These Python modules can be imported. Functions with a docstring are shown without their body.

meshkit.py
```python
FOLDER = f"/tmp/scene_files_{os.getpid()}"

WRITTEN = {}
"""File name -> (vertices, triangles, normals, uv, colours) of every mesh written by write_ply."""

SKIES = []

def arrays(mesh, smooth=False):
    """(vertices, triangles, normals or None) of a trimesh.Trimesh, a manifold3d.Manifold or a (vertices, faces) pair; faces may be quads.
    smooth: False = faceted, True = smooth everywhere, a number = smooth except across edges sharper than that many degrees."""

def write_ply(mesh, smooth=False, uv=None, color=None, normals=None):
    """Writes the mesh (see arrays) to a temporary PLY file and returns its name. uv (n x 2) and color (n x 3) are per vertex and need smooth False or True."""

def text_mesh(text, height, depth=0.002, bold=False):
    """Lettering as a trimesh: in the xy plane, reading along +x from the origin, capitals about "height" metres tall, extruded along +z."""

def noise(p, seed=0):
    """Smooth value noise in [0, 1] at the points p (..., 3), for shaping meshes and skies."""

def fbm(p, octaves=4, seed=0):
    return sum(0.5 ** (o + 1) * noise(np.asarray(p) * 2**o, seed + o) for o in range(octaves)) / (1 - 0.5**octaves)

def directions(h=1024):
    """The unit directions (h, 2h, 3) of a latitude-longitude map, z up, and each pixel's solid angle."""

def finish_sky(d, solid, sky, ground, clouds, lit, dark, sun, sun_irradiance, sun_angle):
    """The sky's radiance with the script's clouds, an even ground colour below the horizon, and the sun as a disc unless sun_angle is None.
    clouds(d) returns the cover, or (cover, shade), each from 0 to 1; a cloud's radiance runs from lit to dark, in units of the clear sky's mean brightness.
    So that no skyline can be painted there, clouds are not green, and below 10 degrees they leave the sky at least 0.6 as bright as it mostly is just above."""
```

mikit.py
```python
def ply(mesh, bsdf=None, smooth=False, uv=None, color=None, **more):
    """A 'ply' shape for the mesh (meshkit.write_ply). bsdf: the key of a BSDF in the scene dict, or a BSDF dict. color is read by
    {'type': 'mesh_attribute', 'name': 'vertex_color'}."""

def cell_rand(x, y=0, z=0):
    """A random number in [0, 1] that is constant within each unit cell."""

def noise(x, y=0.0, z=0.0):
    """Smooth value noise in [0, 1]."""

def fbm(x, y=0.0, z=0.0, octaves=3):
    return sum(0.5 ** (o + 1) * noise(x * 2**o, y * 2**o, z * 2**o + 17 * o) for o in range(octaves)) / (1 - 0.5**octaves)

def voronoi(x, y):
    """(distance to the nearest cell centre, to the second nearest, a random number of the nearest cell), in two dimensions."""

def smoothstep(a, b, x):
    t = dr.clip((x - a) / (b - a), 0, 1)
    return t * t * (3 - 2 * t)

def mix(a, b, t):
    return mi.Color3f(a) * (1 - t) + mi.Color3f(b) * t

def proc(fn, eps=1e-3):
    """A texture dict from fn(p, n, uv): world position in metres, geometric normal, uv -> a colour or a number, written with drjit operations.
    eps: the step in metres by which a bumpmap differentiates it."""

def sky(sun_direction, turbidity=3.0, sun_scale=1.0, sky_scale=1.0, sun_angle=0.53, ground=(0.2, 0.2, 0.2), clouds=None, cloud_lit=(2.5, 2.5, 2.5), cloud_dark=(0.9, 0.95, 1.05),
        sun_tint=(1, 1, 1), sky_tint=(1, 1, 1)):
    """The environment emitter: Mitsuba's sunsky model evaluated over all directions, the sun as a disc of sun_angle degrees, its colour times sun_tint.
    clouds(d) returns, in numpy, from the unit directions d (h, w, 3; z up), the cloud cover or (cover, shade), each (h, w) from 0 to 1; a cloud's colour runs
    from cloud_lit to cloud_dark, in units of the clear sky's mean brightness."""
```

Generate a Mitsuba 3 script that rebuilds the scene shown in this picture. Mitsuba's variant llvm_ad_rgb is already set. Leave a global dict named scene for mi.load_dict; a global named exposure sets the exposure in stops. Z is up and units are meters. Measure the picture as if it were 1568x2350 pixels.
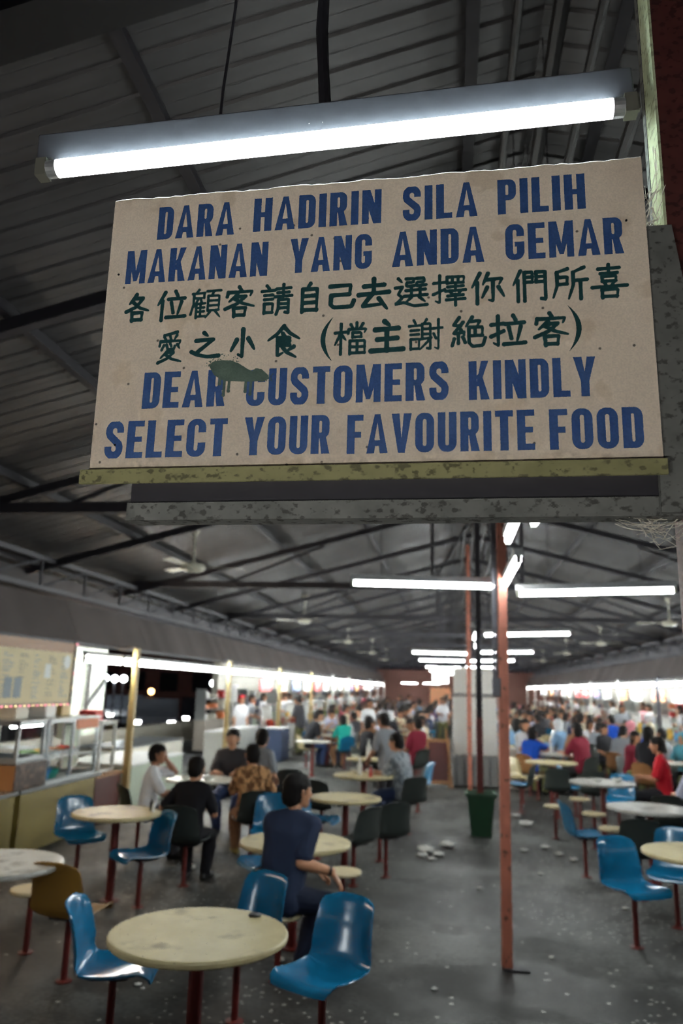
import math, random
import numpy as np, trimesh, drjit as dr
import mitsuba as mi
import mikit, meshkit
import manifold3d as m3
from shapely.geometry import Polygon, LineString, Point, box as sbox
from shapely.ops import unary_union
from shapely import affinity
from mikit import noise, fbm, voronoi, cell_rand, smoothstep, mix

T4 = mi.ScalarTransform4f
scene, labels = {}, {}
rng = random.Random(7)

# ------------------------------------------------------------------ camera, sky, exposure
exposure = 1.5
YAW, PITCH, ROLL, F_PX, CAM = math.radians(8.2), math.radians(13.0), math.radians(1.6), 1740.0, np.array([0, 0, 1.92])
_f = np.array([-math.sin(YAW) * math.cos(PITCH), math.cos(YAW) * math.cos(PITCH), math.sin(PITCH)])
_r = np.array([math.cos(YAW), math.sin(YAW), 0.0])
_u = np.cross(_r, _f)
_up = -_r * math.sin(ROLL) + _u * math.cos(ROLL)
scene['camera'] = {'type': 'thinlens', 'fov': 2 * math.degrees(math.atan(784 / F_PX)), 'fov_axis': 'x', 'aperture_radius': 0.0042, 'focus_distance': 1.56,
                   'near_clip': 0.05, 'far_clip': 500.0, 'to_world': T4().look_at(origin=CAM.tolist(), target=(CAM + _f).tolist(), up=_up.tolist())}
scene['night_sky'] = {'type': 'constant', 'radiance': {'type': 'rgb', 'value': [0.0035, 0.0035, 0.0045]}}
COOL, WARM, WHITE = (0.86, 1.0, 1.0), (1.0, 0.80, 0.58), (0.94, 1.0, 0.97)

# ------------------------------------------------------------------ helpers
def lin(*c):
    c = np.array(c, float) / 255.0
    return [float(x) for x in np.where(c <= 0.04045, c / 12.92, ((c + 0.055) / 1.055) ** 2.4)]

def C3(c):
    return mi.Color3f(*[float(x) for x in c])

def mat(name, rgb, rough=0.5, spec=0.5, metal=0.0, **k):
    base = rgb if isinstance(rgb, dict) else {'type': 'rgb', 'value': lin(*rgb)}
    scene[name] = {'type': 'twosided', 'b': {'type': 'principled', 'base_color': base, 'roughness': rough, 'specular': spec, 'metallic': metal, **k}}
    return name

_ow = 'zero first second third fourth fifth sixth seventh eighth ninth tenth eleventh twelfth thirteenth fourteenth fifteenth sixteenth seventeenth eighteenth nineteenth twentieth'.split()[1:]
ORDW = _ow + ['twenty-' + w for w in _ow[:9]] + ['thirtieth'] + ['thirty-' + w for w in _ow[:9]]
used = set()
def numbered(name):
    if name not in used:
        used.add(name)
        return name
    k = 1
    while f'{name}_{k:03d}' in used:
        k += 1
    used.add(f'{name}_{k:03d}')
    return f'{name}_{k:03d}'

def shape(mesh, smooth=False, **k):
    return mikit.ply(mesh, None, smooth, **k)

def add(name, ply, m, parent=None, to=None, emit=None, label=None):
    """one entry of the scene: a thing (no parent) or a part"""
    if not isinstance(ply, dict):
        ply = shape(ply)
    key = numbered(f'{parent}__{name}' if parent else name)
    d = {**ply, 'bsdf': {'type': 'ref', 'id': m}}
    if to is not None:
        d['to_world'] = to
    if emit is not None:
        d['emitter'] = emit
    scene[key] = d
    if label:
        labels[key] = {'label': label}
    return key

def tag(key, label, cat=None, group=None, kind=None):
    d = {'label': label}
    if cat: d['category'] = cat
    if group: d['group'] = group
    if kind: d['kind'] = kind
    labels[key] = d
    return key

def thing(name, label, cat, group=None, kind=None):
    return tag(numbered(name), label, cat, group, kind)

def at(x, y, z=0.0, deg=0.0, s=1.0):
    t = T4().translate([float(x), float(y), float(z)]).rotate([0, 0, 1], float(deg))
    return t.scale(float(s)) if s != 1.0 else t

def face(dx, dy):
    """rotation that turns local +y into (dx, dy)"""
    return math.degrees(math.atan2(-dx, dy))

def M2T(m):
    mm = m.to_mesh()
    return trimesh.Trimesh(np.array(mm.vert_properties[:, :3], float), np.array(mm.tri_verts), process=False)

def bx(x0, x1, y0, y1, z0, z1, r=0.0):
    """box; r: rounded edges"""
    if r > 0:
        sp = m3.Manifold.sphere(r, 8)
        c = [sp.translate((x, y, z)) for x in (x0 + r, x1 - r) for y in (y0 + r, y1 - r) for z in (z0 + r, z1 - r)]
        return M2T(m3.Manifold.batch_hull(c))
    b = trimesh.creation.box((x1 - x0, y1 - y0, z1 - z0))
    b.apply_translation(((x0 + x1) / 2, (y0 + y1) / 2, (z0 + z1) / 2))
    return b

def cyl(a, b, r, seg=12, r2=None):
    a, b = np.array(a, float), np.array(b, float)
    L = np.linalg.norm(b - a)
    m = M2T(m3.Manifold.cylinder(L, r, r if r2 is None else r2, seg))
    m.apply_transform(trimesh.geometry.align_vectors([0, 0, 1], (b - a) / L))
    m.apply_translation(a)
    return m

def tube(points, r, seg=8):
    p = np.asarray(points, float)
    t = np.gradient(p, axis=0); t /= np.linalg.norm(t, axis=1, keepdims=True) + 1e-9
    ref = np.array([0.3, 0.2, 0.93]) if abs(t[:, 2]).mean() < 0.8 else np.array([1.0, 0.1, 0])
    a = np.cross(t, ref); a /= np.linalg.norm(a, axis=1, keepdims=True) + 1e-9
    b = np.cross(t, a)
    an = np.arange(seg) * 2 * np.pi / seg
    rr = np.broadcast_to(r, (len(p),))[:, None, None]
    v = (p[:, None] + rr * (np.cos(an)[None, :, None] * a[:, None] + np.sin(an)[None, :, None] * b[:, None])).reshape(-1, 3)
    f = []
    n = len(p)
    for i in range(n - 1):
        for j in range(seg):
            k = (j + 1) % seg
            f += [[i * seg + j, i * seg + k, (i + 1) * seg + k], [i * seg + j, (i + 1) * seg + k, (i + 1) * seg + j]]
    for j in range(1, seg - 1):
        f += [[0, j + 1, j], [(n - 1) * seg, (n - 1) * seg + j, (n - 1) * seg + j + 1]]
    return trimesh.Trimesh(v, f, process=False)

def lathe(profile, seg=40):
    p = np.asarray(profile, float)
    an = np.arange(seg) * 2 * np.pi / seg
    v = np.stack([p[:, None, 0] * np.cos(an), p[:, None, 0] * np.sin(an), np.broadcast_to(p[:, None, 1], (len(p), seg))], -1).reshape(-1, 3)
    f = []
    for i in range(len(p) - 1):
        for j in range(seg):
            k = (j + 1) % seg
            f += [[i * seg + j, i * seg + k, (i + 1) * seg + k], [i * seg + j, (i + 1) * seg + k, (i + 1) * seg + j]]
    return trimesh.Trimesh(v, f, process=False)

def join(*m):
    return trimesh.util.concatenate(list(m))

def extr(poly, d):
    gs = [g for g in getattr(poly, 'geoms', [poly]) if g.area > 1e-9]
    return join(*[trimesh.creation.extrude_polygon(g, d, engine='earcut') for g in gs])

def upright(mesh):
    """xy drawing extruded along z -> standing in xz, its front towards -y"""
    mesh.apply_transform(np.array([[1, 0, 0, 0], [0, 0, -1, 0], [0, 1, 0, 0], [0, 0, 0, 1.0]]))
    return mesh

# ------------------------------------------------------------------ materials
def floor_col(p, n, uv):
    a = fbm(p.x * 0.9, p.y * 0.9, 1.0, octaves=5)
    b = noise(p.x * 55, p.y * 55, 3.0)
    c = mix(lin(20, 19, 18), lin(64, 65, 63), smoothstep(0.30, 0.72, a))
    c = mix(c, C3(lin(24, 22, 21)), 0.7 * smoothstep(0.55, 0.7, fbm(p.x * 2.6 + 7, p.y * 2.6, 2.0, octaves=4)))
    c = c * (0.66 + 0.68 * b)
    d1, _, w = voronoi(p.x * 22, p.y * 22)
    dot = smoothstep(0.30, 0.14, d1) * dr.select((w > 0.80) & (fbm(p.x * 0.8 + 3, p.y * 0.8, 5.0, octaves=3) > 0.50), 1.0, 0.0)
    d2, _, w2 = voronoi(p.x * 9 + 4, p.y * 9)
    dot = dr.maximum(dot, smoothstep(0.17, 0.08, d2) * dr.select(w2 > 0.93, 1.0, 0.0))
    return mix(c, C3(lin(150, 150, 144)), dot * 0.62)

def floor_rough(p, n, uv):
    return 0.50 + 0.22 * smoothstep(0.3, 0.7, fbm(p.x * 1.7 + 11, p.y * 1.7, 4.0, octaves=4))

mat('m_floor', mikit.proc(floor_col), mikit.proc(floor_rough), 0.28)

def sheet_col(p, n, uv):
    a = fbm(p.x * 1.4, p.y * 0.5, p.z, octaves=4)
    s = noise(p.x * 0.5, p.y * 26, 2.0)
    return mix(lin(38, 37, 37), lin(62, 61, 63), a * 0.75 + s * 0.25)
mat('m_sheet', mikit.proc(sheet_col), 0.48, 0.5)
mat('m_steel_dark', (34, 33, 38), 0.65, 0.25)
mat('m_steel_mid', (66, 66, 72), 0.6, 0.3)

def post_col(p, n, uv):
    a = fbm(p.x * 14, p.y * 14, p.z * 5, octaves=4)
    chips = smoothstep(0.66, 0.72, fbm(p.x * 30 + 3, p.y * 30, p.z * 18, octaves=3))
    return mix(mix(lin(150, 86, 68), lin(184, 112, 90), a), C3(lin(96, 58, 48)), chips)
mat('m_post_red', mikit.proc(post_col), 0.5, 0.4)
mat('m_pole_red', (84, 26, 22), 0.45, 0.4)
mat('m_post_cream', (176, 152, 100), 0.5, 0.4)
mat('m_post_white', (214, 220, 210), 0.5, 0.4)

def fascia_col(p, n, uv):
    s = noise(p.y * 3.0, p.z * 0.4, 3.0)
    return mix(lin(64, 58, 57), lin(90, 83, 82), 0.6 * s + 0.4 * fbm(p.y, p.z * 2, 1.0))
mat('m_fascia', mikit.proc(fascia_col), 0.6, 0.3)

def sign_col(p, n, uv):
    v, u = (2.894 - p.z) / 0.59, p.x
    g = fbm(p.x * 9, p.z * 9, 4.0, octaves=4)
    c = mix(lin(204, 190, 172), lin(226, 214, 196), g)
    grain = noise(p.x * 420, p.z * 420, 1.0)
    c = c * (0.93 + 0.14 * grain)
    # stains: grimy rim of the painted face and blotches
    blot = smoothstep(0.62, 0.74, fbm(p.x * 16 + 5, p.z * 16, 2.0, octaves=4))
    c = mix(c, C3(lin(164, 144, 116)), blot * 0.35)
    grime = smoothstep(0.045, 0.0, p.z - 2.304 + 0.03 * fbm(p.x * 30, p.z * 22, 6.0)) * smoothstep(0.34, 0.62, fbm(p.x * 60, p.z * 45, 8.0, octaves=4))
    c = mix(c, C3(lin(92, 82, 62)), grime * 0.8)
    d, _, w = voronoi(p.x * 34, p.z * 34)
    c = mix(c, C3(lin(52, 44, 38)), smoothstep(0.11, 0.06, d) * dr.select(w > 0.955, 1.0, 0.0) * 0.85)
    return c
mat('m_sign', mikit.proc(sign_col), 0.55, 0.35)

def paint_worn(base, deep):
    def fn(p, n, uv):
        g = fbm(p.x * 40, p.z * 40, 3.0, octaves=3)
        return mix(base, deep, g) * (0.90 + 0.2 * noise(p.x * 420, p.z * 420, 2.0))
    return fn
mat('m_letter_blue', mikit.proc(paint_worn(lin(40, 66, 118), lin(58, 82, 126))), 0.5, 0.3)
mat('m_letter_green', mikit.proc(paint_worn(lin(16, 50, 52), lin(30, 62, 64))), 0.5, 0.3)
mat('m_splat', mikit.proc(paint_worn(lin(62, 80, 72), lin(82, 98, 88))), 0.6, 0.3)
mat('m_sign_edge', (236, 238, 236), 0.5, 0.3)

def mottled(c0, c1, c2):
    def fn(p, n, uv):
        a = fbm(p.x * 26, p.y * 26, p.z * 26, octaves=4)
        b = smoothstep(0.54, 0.70, fbm(p.x * 90 + 9, p.y * 90, p.z * 90, octaves=4))
        return mix(mix(c0, c1, a), C3(c2), b * 0.7)
    return fn
mat('m_ledge', mikit.proc(mottled(lin(104, 104, 70), lin(132, 130, 92), lin(40, 37, 30))), 0.6, 0.3)
mat('m_bracket', mikit.proc(mottled(lin(70, 73, 70), lin(104, 106, 103), lin(32, 30, 28))), 0.65, 0.3)
mat('m_green_paint', mikit.proc(mottled(lin(160, 172, 138), lin(186, 196, 164), lin(120, 128, 100))), 0.5, 0.4)
mat('m_near_post', mikit.proc(mottled(lin(58, 30, 28), lin(74, 38, 35), lin(30, 20, 20))), 0.55, 0.4)
mat('m_cobweb', (190, 186, 174), 0.9, 0.1)
mat('m_batten', (150, 152, 154), 0.5, 0.4)
mat('m_batten_old', (66, 68, 74), 0.55, 0.3)
mat('m_lampcap', (96, 97, 88), 0.4, 0.4)
mat('m_tube', (240, 240, 240), 0.4, 0.3)
mat('m_cable', (26, 26, 30), 0.6, 0.3)
mat('m_string', (214, 214, 204), 0.7, 0.2)

def blue_col(p, n, uv):
    a = fbm(p.x * 7, p.y * 7, p.z * 7, octaves=3)
    return mix(lin(6, 76, 112), lin(12, 98, 138), a)
mat('m_chair_blue', mikit.proc(blue_col), 0.16, 0.65, clearcoat=1.0, clearcoat_gloss=0.97)
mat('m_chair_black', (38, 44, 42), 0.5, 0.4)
mat('m_chair_cream', (210, 194, 150), 0.3, 0.5)
mat('m_chair_yellow', (138, 102, 46), 0.4, 0.45)
mat('m_chair_brown', (132, 92, 58), 0.45, 0.4)

def table_fn(base, hi, stain):
    def fn(p, n, uv):
        g = fbm(p.x * 11, p.y * 11, 2.0, octaves=4)
        c = mix(base, hi, g)
        s = smoothstep(0.60, 0.80, fbm(p.x * 5.2 + 1.3, p.y * 5.2 + 2.0, 7.0, octaves=5))
        c = mix(c, C3(stain), s * 0.6)
        d, _, w = voronoi(p.x * 30, p.y * 30)
        return mix(c, C3(stain), smoothstep(0.14, 0.08, d) * dr.select(w > 0.95, 1.0, 0.0) * 0.6)
    return fn
mat('m_table_cream', mikit.proc(table_fn(lin(178, 164, 122), lin(192, 180, 140), lin(106, 92, 68))), 0.42, 0.45)
mat('m_table_grey', mikit.proc(table_fn(lin(178, 178, 174), lin(204, 203, 198), lin(120, 118, 112))), 0.28, 0.5)
mat('m_table_white', (226, 224, 212), 0.35, 0.5)
mat('m_stool_cream', (206, 192, 156), 0.4, 0.45)

mat('m_black', (18, 18, 20), 0.5, 0.3)
mat('m_white', (232, 234, 230), 0.5, 0.3)
mat('m_offwhite', (208, 204, 190), 0.55, 0.3)
mat('m_grey', (128, 130, 130), 0.55, 0.3)
mat('m_palegreen', (196, 208, 190), 0.5, 0.3)
mat('m_steel', (176, 180, 182), 0.28, 0.5, metal=0.85)
mat('m_alu', (190, 194, 196), 0.35, 0.5, metal=0.7)
mat('m_olive', (138, 122, 66), 0.5, 0.4)
mat('m_maroon', (78, 34, 32), 0.5, 0.4)
mat('m_wood', (146, 104, 66), 0.5, 0.4)
mat('m_wood_dark', mikit.proc(lambda p, n, uv: mix(lin(52, 34, 26), lin(104, 76, 58), smoothstep(0.45, 0.7, fbm(p.x * 18, p.y * 18, p.z * 18, octaves=4)))), 0.5, 0.4)
mat('m_basin', (28, 130, 190), 0.35, 0.5)
mat('m_teal', (40, 168, 150), 0.4, 0.4)
mat('m_redplastic', (176, 52, 52), 0.4, 0.4)
mat('m_board', (222, 208, 170), 0.6, 0.2)
mat('m_ink', (150, 142, 124), 0.6, 0.2)
mat('m_inkblue', (140, 150, 156), 0.6, 0.2)
mat('m_orange', (196, 112, 66), 0.5, 0.3)
mat('m_brick', (104, 72, 66), 0.7, 0.2)
mat('m_bin', (24, 56, 36), 0.4, 0.4)
mat('m_bottle', (206, 210, 206), 0.3, 0.5)
mat('m_fan', (206, 204, 188), 0.45, 0.4)
mat('m_litter', (222, 222, 218), 0.8, 0.1)
mat('m_navybox', (54, 66, 92), 0.5, 0.3)
mat('m_carpaint', (70, 74, 82), 0.25, 0.5, clearcoat=0.6)
mat('m_cardark', (26, 27, 30), 0.2, 0.5)
mat('m_asphalt', (44, 44, 46), 0.8, 0.2)
mat('m_leaf', (36, 52, 34), 0.7, 0.2)
mat('m_tin', (168, 160, 150), 0.45, 0.4)
scene['m_glass'] = {'type': 'thindielectric', 'int_ior': 1.5}
FOODS = [mat('m_food_%s' % n, c, 0.6, 0.2) for n, c in (('red', (170, 60, 46)), ('yellow', (210, 170, 70)), ('green', (96, 130, 60)), ('brown', (128, 84, 52)))]

def glow(L, c=COOL, w=1.0):
    return {'type': 'area', 'radiance': {'type': 'rgb', 'value': [L * x for x in c]}, 'sampling_weight': float(w)}

# ------------------------------------------------------------------ floor and ground
tag(add('floor', bx(-6.2, 7.2, 1.2, 62, -0.12, 0.0), 'm_floor'), 'dark worn concrete floor with pale paint flecks and wet sheen', kind='structure')
tag(add('ground', bx(-60, 60, -25, 110, -0.5, -0.1), 'm_asphalt'), 'dark asphalt ground around the open hall', kind='structure')
tag(add('pavement', bx(-6.2, 7.2, -14, 1.2, -0.12, -0.004), 'm_floor'), 'concrete apron in front of the hall', kind='structure')

# ------------------------------------------------------------------ roof
RX, RZ, SL, ROOF_Y = 0.45, 5.0, 0.2586, 2.2
def roof_z(x):
    return RZ - SL * abs(x - RX)
ceiling = thing('ceiling', 'dusty grey ribbed metal roof on dark steel framing', None, kind='structure')
del labels[ceiling]['label']; labels[ceiling] = {'label': 'dusty grey ribbed metal roof on dark steel framing', 'kind': 'structure'}
PITCH_RIB, NR = 0.195, 4
prof = []
for i in range(NR):
    y0 = i * PITCH_RIB
    prof += [(y0, 0.0), (y0 + 0.073, 0.0), (y0 + 0.077, 0.002), (y0 + 0.081, 0.0), (y0 + 0.155, 0.0), (y0 + 0.166, 0.012), (y0 + 0.178, 0.012), (y0 + 0.189, 0.0)]
prof.append((NR * PITCH_RIB, 0.0))
prof = np.array(prof)
def sheet_mesh(x_eave):
    v, f, n = [], [], len(prof)
    for x in (x_eave, RX + (0.02 if x_eave < RX else -0.02)):
        for y, h in prof:
            v.append((x, y, roof_z(x) + h))
    for i in range(n - 1):
        f += [[i, i + 1, n + i + 1], [i, n + i + 1, n + i]]
    return trimesh.Trimesh(np.array(v), np.array(f), process=False)
for xe in (-6.1, 7.0):
    sp = shape(sheet_mesh(xe))
    for k in range(75):
        add('sheet', sp, 'm_sheet', ceiling, at(0, ROOF_Y + k * NR * PITCH_RIB))
Y_END = ROOF_Y + 75 * NR * PITCH_RIB
def beam(x, z, w, h, y0=ROOF_Y, y1=Y_END):
    return bx(x - w / 2, x + w / 2, y0, y1, z - h, z)
for x in (-1.31, -2.69, -4.07, -5.45, 2.21, 3.59, 4.97, 6.3, 0.12, 0.78):
    add('purlin', join(beam(x, roof_z(x) - 0.012, 0.022, 0.075), bx(x - 0.03, x + 0.03, ROOF_Y, Y_END, roof_z(x) - 0.099, roof_z(x) - 0.087)), 'm_steel_dark', ceiling)
def slope_beam(y, side, w, h, drop, xe=None):
    xe = xe if xe is not None else (-5.6 if side < 0 else 6.5)
    v = []
    for x in (xe, RX):
        for yy in (y - w / 2, y + w / 2):
            for dz in (0, -h):
                v.append((x, yy, roof_z(x) - drop + dz))
    return trimesh.convex.convex_hull(np.array(v))
truss_y = [6.6 + 5.45 * k for k in range(10)]
for k in range(21):
    y = 4.0 + 2.66 * k + (0.06 if k % 2 else 0)
    for s in (-1, 1):
        add('rafter', slope_beam(y, s, 0.07, 0.09, 0.10), 'm_steel_dark', ceiling)
for s in (-1, 1):
    add('gable_beam', slope_beam(ROOF_Y - 0.10, s, 0.20, 0.34, -0.05, -6.1 if s < 0 else 7.0), 'm_black', ceiling)
for y in truss_y:
    add('tie_beam', bx(-5.3, 6.2, y - 0.04, y + 0.04, 3.46, 3.56), 'm_steel_dark', ceiling)
    web = [cyl((x, y, 3.54), (x, y, roof_z(x) - 0.17), 0.028, 8) for x in (-0.25, 1.15)]
    for a, b in (((-0.25, 3.54), (0.45, 4.78)), ((1.15, 3.54), (0.45, 4.78)), ((-3.6, 3.54), (-2.0, 4.16)), ((4.5, 3.54), (2.9, 4.16))):
        web.append(cyl((a[0], y, a[1]), (b[0], y, b[1]), 0.02, 8))
    for w in web:
        add('web_strut', w, 'm_steel_dark', ceiling)
for x, z, r in ((0.30, 4.70, 0.02), (0.47, 4.66, 0.035), (0.62, 4.58, 0.022), (0.86, 4.52, 0.03), (1.0, 4.60, 0.018)):
    add('conduit', cyl((x, ROOF_Y, z), (x, 56, z), r, 8), 'm_black', ceiling)
# lattice girders along both eaves
for x in (-5.15, 6.02):
    add('girder_chord', beam(x, 3.46, 0.06, 0.06, 5.0), 'm_steel_mid', ceiling)
    add('girder_chord', beam(x, 3.08, 0.06, 0.06, 5.0), 'm_steel_mid', ceiling)
    for k in range(42):
        y = 5.4 + k * 1.2
        add('girder_post', cyl((x, y, 3.06), (x, y, 3.42), 0.02, 6), 'm_steel_mid', ceiling)
        add('girder_brace', cyl((x, y, 3.06), (x, y + 1.2, 3.42), 0.014, 6), 'm_steel_mid', ceiling)
# fascia above the stalls: flat sheets with open joints
for name, s, x0, words in (('trim_1', -1, -4.95, 'grey flat sheet fascia above the stalls on the left'), ('trim_2', 1, 5.82, 'grey flat sheet fascia above the stalls on the right')):
    key = thing(name, words, None, kind='structure')
    labels[key] = {'label': words, 'kind': 'structure'}
    for k in range(23):
        y0 = 5.0 + 2.42 * k
        v = [(x0 + s * a, y, z) for y in (y0, y0 + 2.405) for a, z in ((0, 2.42), (0.02, 2.42), (0.28, 2.98), (0.30, 2.98))]
        add('fascia_panel', trimesh.convex.convex_hull(np.array(v)), 'm_fascia', key)
    add('edge_rail', bx(min(x0, x0 + s * 0.05), max(x0, x0 + s * 0.05), 5.0, 60.6, 2.375, 2.42), 'm_steel_mid', key)
    # eave flashing closing the gap above the fascia
    add('eave_board', bx(*((x0 - 0.62, x0 - 0.58) if s < 0 else (x0 + 0.58, x0 + 0.62)), 5.0, 60.6, 2.9, roof_z(x0 + s * 0.6) - 0.11), 'm_steel_dark', key)
tag(add('wall_back', bx(-14, 14, 60.9, 61.2, -0.1, 3.4), 'm_brick'), 'dark reddish wall at the far end of the hall', kind='structure')
tag(add('wall_right', bx(8.6, 8.8, 12, 60.9, -0.1, 2.9), 'm_offwhite'), 'pale back wall of the stalls on the right', kind='structure')
tag(add('wall_left', bx(-8.4, -8.2, 27.0, 60.9, -0.1, 2.9), 'm_offwhite'), 'pale back wall of the stalls on the left', kind='structure')

# ------------------------------------------------------------------ sign, its bracket, post and lamp
SY, SO, SROT = 1.300, np.array([-0.16, 1.300, 2.894]), -1.29
sign_to = T4().translate([float(x) for x in SO]).rotate([0, 0, 1], SROT)
sign = thing('hanging_sign', 'cream notice board with blue capitals and dark green Chinese characters', 'sign')
def wavy_outline():
    pts = []
    n = 80
    tl, tr, br, bl = (-0.523, -0.0016), (0.5197, 0.0013), (0.5216, -0.5920), (-0.5176, -0.5850)
    rr = random.Random(3)
    for i in range(n + 1):
        t = i / n
        pts.append((tl[0] + (tr[0] - tl[0]) * t, tl[1] + (tr[1] - tl[1]) * t + rr.uniform(-0.0013, 0.0013) + 0.0012 * math.sin(t * 40)))
    return Polygon(pts + [br, bl])
add('board', upright(extr(wavy_outline(), 0.012)).apply_translation((0, 0.012, 0)), 'm_sign', sign, sign_to)
edge = [(x, y) for x, y in wavy_outline().exterior.coords if y > -0.02]
edge = sorted(set(edge))
rr = random.Random(5)
add('top_lip', tube([(x, 0.005, z + 0.0015) for x, z in edge], [0.0022 + 0.0012 * rr.random() for _ in edge], 6), 'm_sign_edge', sign, sign_to, label='bright ragged top edge')

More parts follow.
